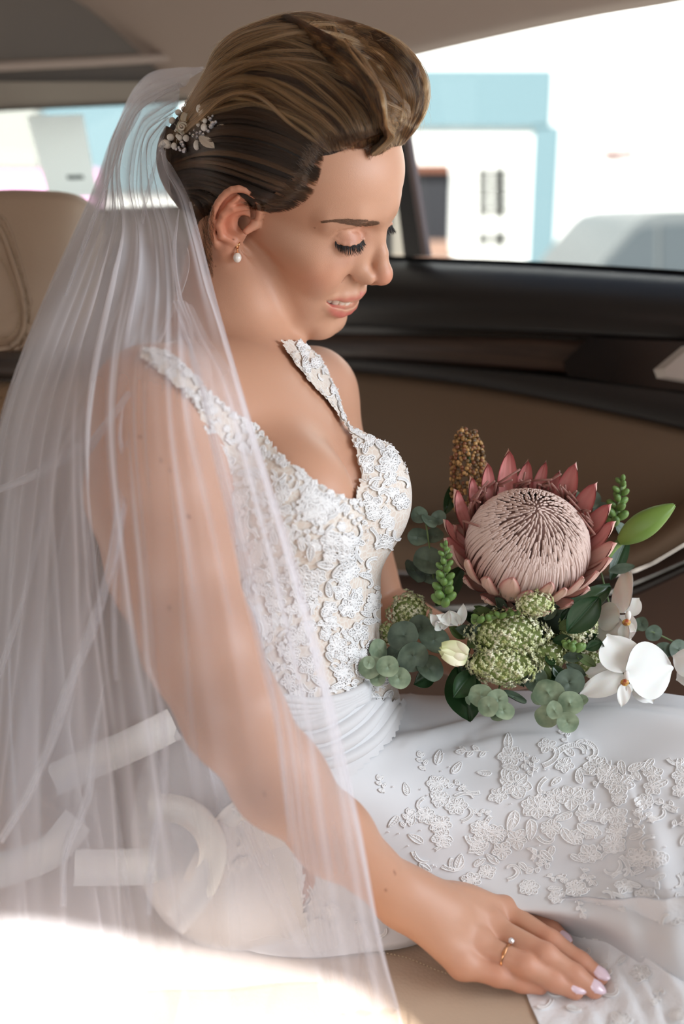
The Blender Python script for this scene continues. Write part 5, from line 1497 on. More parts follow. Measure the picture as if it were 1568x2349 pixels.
front_rows = [
 [(478, 157, .990), (448, 168, .972), (420, 205, .952), (395, 262, .932), (376, 322, .925), (371, 345, .922)],
 [(400, 156, 1.01), (385, 185, .985), (375, 230, .955), (372, 285, .934), (374, 335, .924), (378, 360, .918)],
 [(330, 182, 1.03), (318, 230, 1.00), (325, 285, .965), (345, 335, .935), (375, 375, .918), (398, 388, .910)],
 [(272, 285, 1.05), (262, 330, 1.00), (285, 385, .950), (330, 425, .925), (380, 450, .908), (437, 463, .900)],
 [(212, 445, 1.06), (240, 480, 1.00), (300, 510, .930), (360, 530, .900), (415, 545, .885), (462, 558, .875)],
 [(140, 600, 1.07), (200, 620, .95), (290, 640, .845), (370, 660, .845), (440, 680, .830), (498, 700, .820)],
 [(55, 800, 1.02), (150, 810, .86), (270, 815, .755), (360, 820, .742), (440, 830, .745), (538, 840, .765)],
 [(-10, 1000, .98), (100, 1000, .83), (220, 1000, .735), (350, 1000, .710), (460, 1000, .715), (585, 1000, .745)],
 [(-60, 1300, .96), (80, 1300, .81), (220, 1300, .722), (370, 1300, .690), (520, 1300, .690), (678, 1300, .715)],
 [(-100, 1600, .94), (70, 1600, .82), (250, 1600, .71), (430, 1600, .668), (590, 1600, .660), (757, 1600, .680)],
 [(-130, 1900, .90), (70, 1900, .80), (270, 1900, .72), (470, 1900, .685), (640, 1900, .680), (822, 1900, .700)],
 [(-150, 2150, .84), (60, 2150, .78), (290, 2150, .73), (500, 2150, .71), (690, 2150, .71), (868, 2150, .73)],
 [(-160, 2330, .79), (60, 2330, .76), (310, 2320, .74), (540, 2320, .73), (730, 2315, .73), (912, 2312, .745)],
 [(-170, 2480, .74), (60, 2480, .72), (330, 2480, .71), (580, 2470, .71), (770, 2450, .72), (940, 2440, .735)]]
sheet('tulle_layer', front_rows, 26, m_tul, seed=3)
mid_rows = [
 [(470, 160, .995), (435, 180, .975), (410, 230, .955), (390, 290, .938), (378, 340, .930)],
 [(340, 176, 1.04), (325, 240, 1.00), (335, 300, .968), (360, 350, .940), (385, 380, .925)],
 [(268, 300, 1.06), (265, 360, 1.01), (300, 410, .965), (345, 450, .940), (400, 470, .925)],
 [(205, 460, 1.08), (235, 500, 1.02), (300, 540, .960), (360, 580, .930), (440, 610, .910)],
 [(120, 650, 1.08), (170, 680, 1.00), (240, 710, .930), (310, 740, .890), (385, 760, .870)],
 [(40, 850, 1.06), (100, 870, .97), (170, 890, .87), (240, 900, .790), (305, 900, .755)],
 [(-20, 1060, 1.02), (40, 1070, .94), (100, 1080, .86), (150, 1080, .80), (190, 1075, .765)],
 [(-70, 1300, .98), (0, 1300, .91), (70, 1300, .85), (140, 1300, .80), (203, 1300, .765)],
 [(-110, 1600, .94), (-20, 1600, .88), (70, 1600, .83), (150, 1600, .79), (230, 1600, .755)],
 [(-140, 1900, .90), (-30, 1900, .85), (80, 1900, .81), (180, 1900, .78), (280, 1900, .75)],
 [(-160, 2200, .84), (-20, 2200, .81), (110, 2200, .78), (230, 2200, .76), (330, 2200, .75)],
 [(-170, 2480, .76), (0, 2480, .75), (130, 2480, .74), (260, 2480, .73), (370, 2480, .73)]]
sheet('tulle_layer', mid_rows, 13, m_tul2, seed=8, nu=150)
back_rows = [
 [(180, 1050, .96), (240, 1080, .95), (300, 1100, .95), (360, 1120, .95)],
 [(120, 1300, .93), (220, 1320, .92), (310, 1340, .92), (400, 1360, .92)],
 [(60, 1600, .89), (210, 1600, .87), (350, 1600, .86), (480, 1600, .87)],
 [(0, 1900, .86), (200, 1900, .83), (400, 1900, .80), (600, 1900, .80)],
 [(-40, 2100, .84), (180, 2100, .81), (420, 2100, .79), (680, 2100, .80)],
 [(-60, 2300, .81), (180, 2280, .79), (440, 2270, .78), (740, 2250, .79)]]
sheet('tulle_layer', back_rows, 10, m_tul2, seed=5, nu=150, nv=170)
# front strip of the second layer, lying from the shoulder to the forearm
strip_rows = [
 [(398, 690, .800), (418, 690, .798), (440, 700, .795)], [(428, 770, .775), (455, 775, .770), (480, 780, .768)],
 [(455, 860, .742), (495, 860, .742), (535, 862, .75)], [(483, 1000, .710), (530, 1000, .712), (582, 1000, .735)],
 [(520, 1160, .698), (570, 1160, .700), (630, 1160, .715)], [(556, 1320, .690), (610, 1320, .690), (680, 1320, .705)],
 [(595, 1480, .678), (650, 1480, .675), (722, 1480, .688)], [(632, 1640, .668), (690, 1640, .668), (765, 1640, .680)],
 [(650, 1780, .672), (715, 1780, .675), (796, 1780, .688)], [(664, 1920, .686), (735, 1920, .690), (825, 1920, .700)],
 [(700, 2100, .712), (780, 2100, .714), (858, 2100, .722)], [(740, 2320, .732), (820, 2320, .734), (908, 2316, .742)]]
sheet('tulle_layer', strip_rows, 3, m_tul, seed=11, nu=60, amp=.6)
# rolled folds and hems: flattened hollow rolls of the same tulle
def roll(pts, rad, name='fold_roll', flat=.55, n=60, mt=None):
    g = catmull([(p[0], p[1], p[2]) for p in pts], n); c = PP(g); rad = np.interp(np.linspace(0, 1, n), np.linspace(0, 1, len(rad)), rad) * g[:, 2] / FPX
    tg = unit(np.gradient(c, axis=0)); s_ = unit(np.cross(tg, np.array([0, 0, 1.0]))); k = 10
    G = np.array([[c[i] + s_[i] * math.cos(6.2832 * j / k) * rad[i] + np.array([0, 0, 1.0]) * math.sin(6.2832 * j / k) * rad[i] * flat for j in range(k)] for i in range(n)])
    b = MB(); b.grid(W(G), wrap=True); return b.build(name, mt or m_tul, veil)
roll([(340, 770, .775), (305, 850, .765), (250, 940, .770), (205, 1005, .78), (130, 1060, .80), (60, 1098, .82), (-20, 1130, .84)], [3, 8, 9, 8, 12, 9, 7])
roll([(345, 830, .76), (300, 905, .765), (255, 985, .765), (205, 1040, .775), (180, 1040, .79)], [3, 6, 7, 5, 2])
roll([(282, 930, .748), (275, 1000, .745), (284, 1060, .742), (272, 1180, .732), (255, 1290, .722), (225, 1400, .715), (188, 1500, .712), (150, 1600, .71), (110, 1720, .715), (60, 1830, .72), (0, 1930, .73)], [1, 5, 9, 11, 9, 12, 10, 12, 9, 8, 7])
roll([(290, 1010, .745), (292, 1100, .738), (276, 1230, .728), (262, 1340, .718), (262, 1460, .708), (266, 1560, .70)], [1, 5, 5, 5, 5, 3])
roll([(178, 1060, .79), (190, 1180, .785), (203, 1280, .78), (196, 1380, .775), (175, 1500, .77), (160, 1650, .765)], [2, 5, 6, 6, 8, 4])
roll([(115, 1130, .82), (85, 1240, .815), (60, 1350, .81), (20, 1480, .80), (-20, 1600, .80)], [2, 7, 6, 8, 5])
roll([(398, 690, .795), (425, 765, .772), (455, 860, .740), (483, 1000, .708), (520, 1160, .695), (556, 1320, .687), (595, 1480, .675), (632, 1640, .665), (650, 1780, .668), (660, 1890, .682), (662, 1930, .69)], [1, 4, 5, 5, 5, 6, 7, 8, 6, 4, 1])
roll([(410, 480, .897), (400, 580, .87), (412, 680, .82), (436, 750, .79), (440, 830, .755), (465, 905, .73)], [1, 4, 4, 5, 4, 2])
roll([(345, 190, 1.0), (318, 260, .985), (280, 330, .965), (245, 420, .95), (200, 540, .95), (150, 680, .95)], [2, 5, 4, 6, 6, 3], mt=m_tul2)
roll([(372, 320, .925), (350, 400, .925), (330, 480, .918), (320, 600, .89), (300, 720, .84), (285, 820, .79)], [1, 5, 4, 5, 6, 3])
roll([(330, 1490, .70), (372, 1640, .69), (376, 1800, .69), (350, 1950, .70), (340, 2100, .715)], [1, 7, 6, 8, 5])
roll([(240, 1560, .705), (215, 1690, .705), (200, 1830, .71), (150, 1960, .72), (145, 2080, .73)], [1, 6, 8, 6, 5])
for side_ in (0, 1):                                    # the narrow hem along the front edge
    e = [(r_[-1][0] - side_ * 3, r_[-1][1], r_[-1][2] + .0005) for r_ in front_rows[3:]]
    roll(e, [1.6] * len(e), 'edge_hem', .8, n=140)
roll([(272, 285, 1.05), (212, 445, 1.06), (140, 600, 1.07), (55, 800, 1.05), (-10, 1000, 1.02), (-60, 1300, .98)], [2, 2, 2, 2, 2, 2], 'edge_hem', .8, n=100)
print('veil done', round(_t.time() - _t0, 1))
# ------------------------------------------------------------------ comb, earring, ring
m_pearl = mat('pearl', srgb(246, 240, 232), 0.16, spec=0.8, Coat_Weight=0.6, Coat_Roughness=0.08, Sheen_Weight=0.3)
m_crystal = mat('crystal', (0.92, 0.92, 0.95), 0.03, spec=1.0, Metallic=0.55) if False else mat('crystal', (0.85, 0.85, 0.9), 0.06, metallic=0.7, spec=1.0)
m_leafm = mat('silver_enamel_leaf', srgb(236, 228, 216), 0.3, metallic=0.35)
m_rose = mat('cream_porcelain_flower', srgb(240, 230, 216), 0.35, Subsurface_Weight=0.2, Subsurface_Scale=0.003)
m_wire = mat('silver_wire', srgb(200, 190, 176), 0.25, metallic=1.0)
m_gold = mat('rose_gold', srgb(226, 168, 122), 0.18, metallic=1.0)
f_hv = lambda c: np.minimum(f_hairvol(c), f_head(c))
def cp_(px, py, lift=.006):
    """point lift metres in front of the hair at a picture position (comb pieces lie flat on the hair)"""
    d = nearest(np.array([[px, py]], float), f_hv)[0]; return P(px, py, min(d, .965) - lift)
comb = empty('hair_comb', W(cp_(430, 290))); tag(comb, 'bridal hair comb of pearls, crystals, cream flower and silver leaves', 'hair ornament')
vw = np.array([0, 0, -1.0])
def frame_to(n, up=(0, 1, 0)):
    n = unit(n); r_ = unit(np.cross(up, n)); return np.stack([r_, np.cross(n, r_), n], 1)
PEARLS = [(450, 248, 8, 8), (458, 250, 9, 11), (409, 258, 8, 7), (421, 250, 6, 6), (395, 277, 8, 8), (427, 233, 4, 4), (391, 315, 9, 8), (407, 312, 5, 5), (413, 316, 7, 7), (427, 317, 8, 8), (380, 330, 13, 9), (384, 334, 9, 7), (399, 335, 7, 8), (451, 333, 8, 12), (468, 292, 8, 9), (455, 285, 6, 6), (470, 277, 6, 6), (402, 300, 3, 3)]
for x, y, a, b_ in PEARLS:
    c = cp_(x, y, .005 + .0003 * a); m_ = MB(); m_.ball(W(c), np.array([a, b_, a]) * c[2] / FPX, 14, 10, R=M_CW @ np.eye(3)); m_.build('pearl', m_pearl, comb)
CRY = [(440, 290, 5), (446, 298, 4), (452, 305, 4), (436, 306, 4), (444, 311, 5), (460, 304, 5), (466, 308, 4), (474, 298, 4), (482, 273, 5), (488, 283, 6), (484, 290, 6), (494, 280, 4), (478, 268, 3), (441, 282, 4), (478, 301, 4), (417, 328, 6), (420, 334, 5), (410, 339, 4), (413, 344, 4), (422, 346, 6), (424, 342, 4), (404, 342, 4), (452, 314, 4), (430, 300, 4), (487, 266, 3)]
for x, y, a in CRY:
    c = cp_(x, y, .006); r_ = a * c[2] / FPX; m_ = MB(); m_.ball(W(c), r_, 6, 4); m_.build('crystal', m_crystal, comb, smooth=False)
def leaf3d(name, base, tip, w, material, parent, nrm=None, serr=0.0, th=.0006, cup=.12, veins=True, nb=14, sharp=1.0, curl=0.0, col=None):
    """a leaf or petal between two view-frame points with midrib, cupping and thickness"""
    base, tip = np.asarray(base, float), np.asarray(tip, float); ax = tip - base; L = np.linalg.norm(ax); ax = ax / L
    nrm = vw if nrm is None else np.asarray(nrm, float); sd = unit(np.cross(ax, nrm)); up = np.cross(sd, ax)
    if np.dot(up, nrm) < 0: up = -up
    k = 8; G = np.zeros((nb, 2 * k + 1, 3))
    for i in range(nb):
        t = i / (nb - 1); hw = w * math.sin(math.pi * min(1, t * .96 + .02) ** sharp) ** .75 * (1 + serr * (i % 2))
        for j in range(-k, k + 1):
            s_ = j / k; vz = cup * w * (s_ * s_) - (.10 * w * math.exp(-(s_ * 7) ** 2) if veins else 0) + (.03 * w * math.cos(t * 40 + abs(s_) * 9) if veins else 0)
            G[i, j + k] = base + ax * (L * t) + sd * hw * s_ + up * (vz + curl * L * t * t)
    b = MB(); b.grid(W(G)); b.grid(W(G - up * th)[:, ::-1])
    rim = lambda A, B: b.grid(W(np.stack([A, B], 0)))
    rim(G[:, 0], (G - up * th)[:, 0]); rim((G - up * th)[:, -1], G[:, -1])
    return b.build(name, material, parent)
for (x0, y0), (x1, y1), w in (((457, 313), (491, 339), 11), ((461, 280), (466, 250), 8), ((383, 322), (363, 336), 7), ((470, 276), (457, 270), 5)):
    a, b_ = cp_(x0, y0, .007), cp_(x1, y1, .009); leaf3d('leaf', a, b_, w * a[2] / FPX, m_leafm, comb, serr=.10, cup=.15)
# porcelain flower: overlapping curled petals
fc = cp_(419, 294, .009)
for k, (dx, dy, w, tw) in enumerate(((-14, 2, 13, .5), (0, 14, 13, 1.2), (14, 6, 12, 2.0), (8, -12, 12, 3.0), (-8, -12, 12, 4.2), (18, -26, 13, 3.2), (4, -30, 10, 3.6))):
    s_ = fc[2] / FPX; b0 = fc + np.array([dx * .05 * s_, -dy * .05 * s_, 0.001]); tp_ = fc + np.array([dx, -dy, 0]) * s_ * 1.15 + np.array([0, 0, -.0015])
    if k >= 5: b0 = fc + np.array([4, 10, .5]) * s_
    leaf3d('petal', b0, tp_, w * s_ * .9, m_rose, comb, cup=.55, veins=False, curl=-.18 if k < 5 else .1)
m_ = MB(); t = np.linspace(0, 1, 40); sp_ = np.stack([np.cos(t * 11) * (.0042 * (1 - t)), np.sin(t * 11) * (.0042 * (1 - t)), -.002 - .003 * t], 1) + fc
m_.tube(W(sp_), .0009, 6); m_.build('flower_heart', m_rose, comb)
m_ = MB()
for a, b_ in (((443, 300), (484, 285)), ((443, 300), (468, 292)), ((443, 300), (459, 315)), ((443, 300), (457, 262)), ((410, 305), (418, 330)), ((410, 305), (403, 338)), ((410, 305), (386, 318)), ((412, 280), (408, 260)), ((412, 280), (426, 236)), ((443, 305), (450, 328)), ((484, 285), (496, 280)), ((484, 285), (478, 268)), ((395, 280), (410, 300))):
    p0, p1 = cp_(*a, .005), cp_(*b_, .005); md = (p0 + p1) / 2 + np.array([0, .001, -.001]); m_.tube(W(np.array([p0, md, p1])), .00028, 5)
m_.build('wire', m_wire, comb)
m_ = MB(); q0 = cp_(505, 289, .002); m_.tube(W(np.array([cp_(480, 296, .002), cp_(495, 292, .002), q0 + [0, .001, 0], cp_(512, 286, .002), cp_(506, 291, .002)])), .0007, 6); m_.build('comb_prong', m_wire, comb)
# earring
ear_top = H(ear_uv(5, -23, 3.5)); ecx = np.array([548, 559.]); ed = ear_top[2] - .003
earr = empty('earring', WP(546, 600, ed)); tag(earr, 'rose gold shell earring with a hanging pearl in her right ear', 'earring')
s_ = ed / FPX
b = MB(); fan = []
for k in range(9):
    a = math.radians(-60 + 120 * k / 8 + 20); fan.append((a, 8.5))
base = P(546, 568, ed)
for k in range(8):
    a = math.radians(200 - 150 * k / 7 + 10); tip = base + np.array([math.cos(a) * 7.5, math.sin(a) * 9 + 6, -.8]) * s_
    b.tube(W(np.array([base, (base + tip) / 2 + np.array([0, 0, -1.6 * s_]), tip])), np.array([.0004, .0009, .0007]), 6)
b.build('shell_stud', m_gold, earr)
b = MB(); b.tube(W(np.array([base, P(544, 574, ed - .0005), P(544, 580, ed)])), .00045, 6); b.ball(W(P(544, 572, ed - .0008)), .0011, 8, 6); b.ball(W(P(544, 579.5, ed)), (.0016, .0016, .0008), 8, 6); b.build('link', m_gold, earr)
b = MB(); b.ball(W(P(544, 591, ed)), np.array([9.6, 11.5, 9.6]) * s_, 20, 14, R=M_CW); b.build('pearl', m_pearl, earr)
# ring on the fourth finger
a_, b_ = FINGERS[2][0][0], FINGERS[2][0][1]; ax = unit(b_ - a_); rc = a_ * .42 + b_ * .58; ru = unit(UPC - ax * UPC.dot(ax)); rs = np.cross(ax, ru)
rr = .0098
ring = empty('ring', W(rc - UPC * .012)); tag(ring, 'rose gold ring with a small solitaire on the right ring finger', 'ring')
b = MB(); pts_ = [rc + (ru * math.sin(t) + rs * math.cos(t)) * rr for t in np.linspace(0, 2 * math.pi, 41)[:-1]]
G = []
for k, p in enumerate(pts_):
    o = unit(p - rc); w_ = .0011 + .0004 * math.cos(k * .9)
    G.append([p + o * .0007 * math.sin(q) + ax * w_ * math.cos(q) for q in np.linspace(0, 6.2832, 9)[:-1]])
G.append(G[0]); b.grid(W(np.array(G)), wrap=True); b.build('band', m_gold, ring)
top = rc + unit(ru * .75 + (rs if rs[1] > 0 else -rs) * .55) * (rr + .0028)
b = MB(); b.ball(W(top), (.0026, .0026, .0021), 8, 5); b.build('stone', mat('clear_stone', (.95, .95, .97), .02, metallic=.4, spec=1.0), ring, smooth=False)
b = MB()
for k in range(4):
    a = k * 1.571 + .6; b.tube(W(np.array([top - unit(top - rc) * .003, top + (ax * math.cos(a) + np.cross(ax, unit(top - rc)) * math.sin(a)) * .0026])), .0004, 5)
b.build('claw', m_gold, ring)
# ------------------------------------------------------------------ bouquet on her lap
bq = empty('bouquet', WP(1180, 1600, .93)); tag(bq, 'bouquet of a big pink king protea, green hydrangea, eucalyptus and white orchids on her lap', 'bouquet')
def vmat(name, rough=.6, **kw): m = mat(name, (1, 1, 1), rough, **kw); vcol(m); return m
m_bract = vmat('protea_bract', .55, Subsurface_Weight=0.08, Subsurface_Scale=0.003)
m_floret = mat('dusty_mauve_florets', srgb(214, 190, 180), .7); 
m_floretd = mat('dark_mauve_base', srgb(158, 124, 114), .8)
m_euc = mat('eucalyptus_green', srgb(118, 142, 120), .55); noise_color(m_euc, 60, srgb(96, 118, 92), srgb(156, 172, 142))
m_euc2 = mat('dark_eucalyptus', srgb(78, 98, 88), .55); noise_color(m_euc2, 60, srgb(56, 72, 58), srgb(96, 112, 94))
m_dark = mat('dark_glossy_leaf', srgb(34, 62, 34), .3)
m_green = mat('fresh_green_bud', srgb(104, 142, 66), .5); noise_color(m_green, 70, srgb(64, 104, 44), srgb(132, 160, 86))
m_lime = mat('lime_floret', srgb(196, 204, 132), .6); noise_color(m_lime, 110, srgb(196, 206, 134), srgb(252, 250, 222))
m_cream = mat('creamy_green_bud', srgb(214, 214, 168), .5); noise_color(m_cream, 40, srgb(188, 200, 130), srgb(236, 230, 204), stretch=(1, 1, .3))
m_white = m_orch = mat('white_orchid_petal', srgb(238, 236, 232), .5, Subsurface_Weight=0.15, Subsurface_Scale=0.004)
m_stem = mat('green_stem', srgb(86, 104, 58), .6)
m_seed = vmat('brown_gold_seed', .45)
m_yel = mat('yellow_red_throat', srgb(206, 150, 60), .5); noise_color(m_yel, 260, srgb(150, 60, 30), srgb(228, 190, 96))

pa = unit(np.array([0.02, .62, -.78])); pc = P(1207, 1262, .925); pr = unit(np.cross(pa, np.array([0, 0, 1.0]))); pu = np.cross(pr, pa); pu = -pu if pu[1] < 0 else pu
def PR(r, phi, z): return pc + pr * (r * math.cos(phi)) + pu * (r * math.sin(phi)) + pa * z
prot = empty('king_protea', W(pc), parent=bq); prot['label'] = 'large king protea with dusty pink dome and pink pointed bracts'
# dome: core plus several hundred matchstick florets laid from rim to apex
R0, H0 = .0520, .0460
def dome(t): return R0 * math.sin(t * 1.5708 * 1.02) ** .92, H0 * (max(0.0, math.cos(t * 1.5708)) ** 1.05 + .13 * math.exp(-(t / .16) ** 1.4)) if t < 1 else 0
b = MB(); G = np.array([[PR(dome(max(t, .01))[0] * .965, a, dome(max(t, .01))[1] - .003) for a in np.linspace(0, 6.2832, 41)[:-1]] for t in np.linspace(.0, 1, 18)]); b.grid(W(G), wrap=True)
G = np.array([[PR(r_, a, z_) for a in np.linspace(0, 6.2832, 41)[:-1]] for r_, z_ in ((.050, 0), (.047, -.014), (.030, -.040), (.012, -.055))]); b.grid(W(G), wrap=True)
b.build('flower_core', m_floretd, prot)
b = MB(); Nf = 900
for k in range(Nf):
    t0 = math.sqrt((k + 2) / (Nf + 40)) * 1.0; a = k * 2.39996
    ln = 0.07 + .36 * t0 ** 1.9; a += rng.normal(0, .03); ln *= rng.uniform(.8, 1.2)
    ts = np.linspace(t0, max(.015, t0 - ln), 6); ts = ts + 0.02 * (t0 > .97); pts = []
    for q, t in enumerate(ts):
        r_, z_ = dome(min(t, .999)); lf = .0008 + .0022 * (q / 5) ** 1.0
        if t0 > .85 and q == 0: z_ -= .006
        pts.append(PR(r_ + lf * math.sin(t * 1.5), a + .06 * (q / 5), z_ + lf * math.cos(t * 1.3)))
    w_ = .00078 + .00038 * t0
    b.tube(W(np.array(pts)), np.array([.7, 1, 1.05, 1.0, 1.1, .75]) * w_, 5)
so = b.build('florets', m_floret, prot); so['kind'] = 'stuff'
b = MB()      # darker loose styles standing between the dome and the back bracts
for k in range(34):
    a = math.radians(rng.uniform(15, 165)); r_ = rng.uniform(.052, .060)
    p0 = PR(r_, a, -.004); p1 = PR(r_ + .004, a + rng.normal(0, .1), .018); p2 = PR(r_ + rng.uniform(-.010, .006), a + rng.normal(0, .15), rng.uniform(.028, .042)); b.tube(W(np.array([p0, p1, p2])), np.array([.0009, .0012, .0010]), 5)
so = b.build('loose_styles', mat('rose_brown_style', srgb(150, 106, 96), .6), prot); so['kind'] = 'stuff'
def bract(a, Rt, zt, w, L0=.050, z0=-.022, front=False):
    base, mid, tip = PR(L0 - .008, a, z0), PR(Rt * .97, a, (z0 + zt) * .42), PR(Rt, a + rng.normal(0, .02), zt)
    n_, k = 12, 5; G = np.zeros((n_, 2 * k + 1, 3)); col = np.zeros((n_, 2 * k + 1, 3)); tang = -pr * math.sin(a) + pu * math.cos(a); outw = pr * math.cos(a) + pu * math.sin(a)
    for i in range(n_):
        t = i / (n_ - 1); c = (1-t)**2 * base + 2 * t * (1-t) * mid + t * t * tip; hw = w * (math.sin(math.pi * (t * .93 + .07) ** 1.05) ** .62 if t < .999 else .03)
        for j in range(-k, k + 1):
            s_ = j / k; G[i, j + k] = c + tang * hw * s_ - outw * (w * .55 * s_ * s_) * (1 - .5 * t) + outw * .0006 * math.cos(j * 2.2)
            edge_ = abs(s_) ** 6 + t ** 8
            cc = np.array(srgb(226, 152, 146)) * (1 - t * .5) + np.array(srgb(218, 134, 136)) * t * .5
            pale = np.array(srgb(232, 198, 184)); w2 = .30 + .25 * math.sin(j * 1.7 + i * .4) * .6
            col[i, j + k] = cc * (1 - w2 * .5) + pale * w2 * .5 if not front else pale
            if front: col[i, j + k] = pale * (1 - .25 * t) + np.array(srgb(214, 140, 134)) * .25 * t
            col[i, j + k] = col[i, j + k] * (1 - min(1, edge_) * .75) + np.array(srgb(168, 62, 72) if not front else (srgb(176, 84, 80))) * min(1, edge_) * .75
    out = G + outw * .0009
    cb = np.tile(np.array(srgb(228, 190, 176)), (n_ * (2 * k + 1), 1)); e_ = np.abs(np.tile(np.linspace(-1, 1, 2 * k + 1), n_))[:, None] ** 6 * .7
    cb = cb * (1 - e_) + np.array(srgb(170, 76, 78)) * e_
    b = MB(); b.grid(W(G), col=col.reshape(-1, 3)); b.grid(W(out)[:, ::-1], col=cb.reshape(n_, 2*k+1, 3)[:, ::-1].reshape(-1, 3))
    b.build('bract', m_bract, prot)
# the bracts read off the photograph: angle round the head (0 = right, 90 = away from the lens), reach, height, width
for a, Rt, zt, w in ((8, .072, .030, .0085), (22, .073, .036, .0095), (38, .072, .042, .0100), (54, .071, .050, .0100), (66, .069, .034, .006), (78, .070, .040, .0062), (90, .069, .040, .0080), (104, .072, .052, .0098), (120, .072, .042, .0080), (134, .071, .036, .0070), (150, .074, .034, .0085), (166, .074, .018, .0065), (181, .072, .016, .0090),
                     (-8, .070, .030, .0100), (-22, .069, .028, .0090), (-38, .065, .024, .0095), (-52, .062, .030, .0095), (-66, .060, .022, .0085), (-80, .058, .032, .0085), (-96, .058, .020, .0095), (-112, .060, .035, .0098), (-130, .063, .024, .0095), (-148, .067, .030, .0095), (-165, .071, .026, .0085)):
    bract(math.radians(a), Rt, zt, w, front=(a < -4))
for a in range(-176, 184, 24): bract(math.radians(a), .062 if a < 0 else .066, -.006 if a < 0 else .004, .0095, L0=.044, z0=-.034, front=True)

def sprig(name, pts, d, parent=bq, r=.0011, mt=None):
    g = catmull([(x, y, d if len(p_) == 0 else p_[0]) for x, y, *p_ in pts], 16); b = MB(); b.tube(W(PP(g)), r, 6); return b.build(name, mt or m_stem, parent)
def disc_leaf(px, py, r, d, face, material, parent, ang=None, ratio=1.0, name='leaf'):
    """round eucalyptus leaf: centre, radius in picture units, facing direction"""
    c = P(px, py, d); s_ = d / FPX; n = unit(face); ang = rng.uniform(0, 6.28) if ang is None else ang
    ax = np.array([math.cos(ang), math.sin(ang), 0]); ax = unit(ax - n * ax.dot(n)); sd = np.cross(n, ax); R = r * s_; nr, na_ = 6, 22; G = np.zeros((nr, na_, 3))
    for i in range(nr):
        q = i / (nr - 1)
        for j in range(na_):
            a = 6.2832 * j / na_; rad = R * q * (1 + .05 * math.cos(a) - .07 * math.exp(-((a - math.pi) / .35) ** 2) + .015 * math.sin(5 * a + px)); u, v = rad * math.cos(a), rad * ratio * math.sin(a)
            vein = -.05 * R * math.exp(-(v / (R * .07)) ** 2) * q + .016 * R * math.cos(abs(v) / R * 16 + u / R * 7) * q
            G[i, j] = c + ax * u + sd * v + n * (.16 * R * (v / R) ** 2 + vein + .05 * R * math.sin(2 * a + py))
    b = MB(); b.grid(W(G), wrap=True); b.grid(W(G - n * .0005)[:, ::-1], wrap=True); 
    return b.build(name, material, parent)
F0 = np.array([0, .35, -1.0])
def euc(label, stem, d, leaves, mt=m_euc):
    e = empty('eucalyptus_sprig', WP(stem[0][0], stem[0][1], d), parent=bq); e['label'] = label
    sprig('stem', stem, d, e, .0009)
    for L in leaves:
        x, y, r = L[:3]; dd = d + (L[3] if len(L) > 3 else 0); disc_leaf(x, y, r, dd, F0 + rng.normal(0, .28, 3), (m_euc2 if (len(L) > 4 and L[4]) else mt), e, ratio=rng.uniform(.84, 1.0))
euc('eucalyptus sprig beside the bodice, pale leaves at its left tip', [(1010, 1520, .93), (940, 1505), (870, 1530, .88)], .90,
    [(868, 1491, 30, .0), (849, 1532, 29, -.025), (890, 1529, 27, -.028), (866, 1556, 20, -.022), (846, 1521, 15, -.034), (947, 1504, 38, -.01, 1), (926, 1458, 38, .0, 1), (996, 1468, 38, .005, 1), (984, 1532, 34, -.005, 1), (914, 1555, 27, -.015), (965, 1440, 30, .015, 1), (905, 1500, 24, .01, 1)])
euc('eucalyptus sprig hanging at the lower middle', [(1150, 1560, .93), (1140, 1590), (1128, 1615, .87)], .89,
    [(1101, 1595, 30, -.01), (1142, 1604, 26, -.018), (1154, 1630, 25, -.024), (1120, 1622, 25, -.026), (1178, 1598, 30, .0, 1), (1140, 1640, 18, -.02), (1088, 1600, 24, .004)])
euc('eucalyptus sprig with the lowest pale leaves over the skirt', [(1290, 1560, .93), (1285, 1610), (1275, 1640, .86)], .89,
    [(1257, 1590, 38, -.008), (1304, 1566, 36, .004, 1), (1306, 1614, 30, -.016), (1252, 1642, 28, -.018), (1271, 1630, 22, -.030), (1300, 1656, 27, -.026), (1332, 1607, 16, -.004), (1228, 1560, 30, .01, 1), (1236, 1600, 20, .004)])
euc('dark eucalyptus sprig at the upper left of the bouquet', [(1000, 1380, .95), (985, 1260), (975, 1190, .93)], .935,
    [(960, 1181, 20, 0, 1), (984, 1194, 24, -.005, 1), (1004, 1188, 19, .004, 1), (958, 1232, 27, 0, 1), (996, 1228, 24, .006, 1), (980, 1286, 37, -.004, 1), (950, 1309, 33, .006, 1), (985, 1320, 24, .01, 1)])
euc('grey eucalyptus leaves behind the protea on the right', [(1400, 1400, .97), (1350, 1200), (1345, 1140, .98)], .975, [(1352, 1146, 26, 0, 1), (1378, 1170, 22, .0, 1), (1425, 1215, 20, -.01, 1), (1320, 1140, 20, .0, 1)])
euc('grey eucalyptus leaves behind the orchid', [(1440, 1450, .97), (1480, 1445), (1560, 1480, .97)], .965, [(1497, 1452, 20, 0, 1), (1520, 1492, 22, 0, 1), (1555, 1490, 26, 0, 1), (1470, 1430, 18, 0, 1)])
def big_leaf(name, x0, y0, x1, y1, w, d0, d1, mt, nrm=None, label=None, **k):
    o = leaf3d(name, P(x0, y0, d0), P(x1, y1, d1), w * d0 / FPX, mt, bq, nrm=nrm, **k)
    if label: o['label'] = label
    return o
big_leaf('broad_leaf', 1050, 1530, 1078, 1655, 44, .91, .885, m_dark, cup=.2)
big_leaf('broad_leaf', 1085, 1540, 1040, 1600, 26, .90, .88, m_dark, cup=.2)
big_leaf('broad_leaf', 1290, 1420, 1400, 1345, 30, .91, .93, m_dark, nrm=(.2, .9, -.6), cup=.25)
big_leaf('broad_leaf', 1300, 1450, 1372, 1370, 34, .90, .90, m_dark, cup=.3)
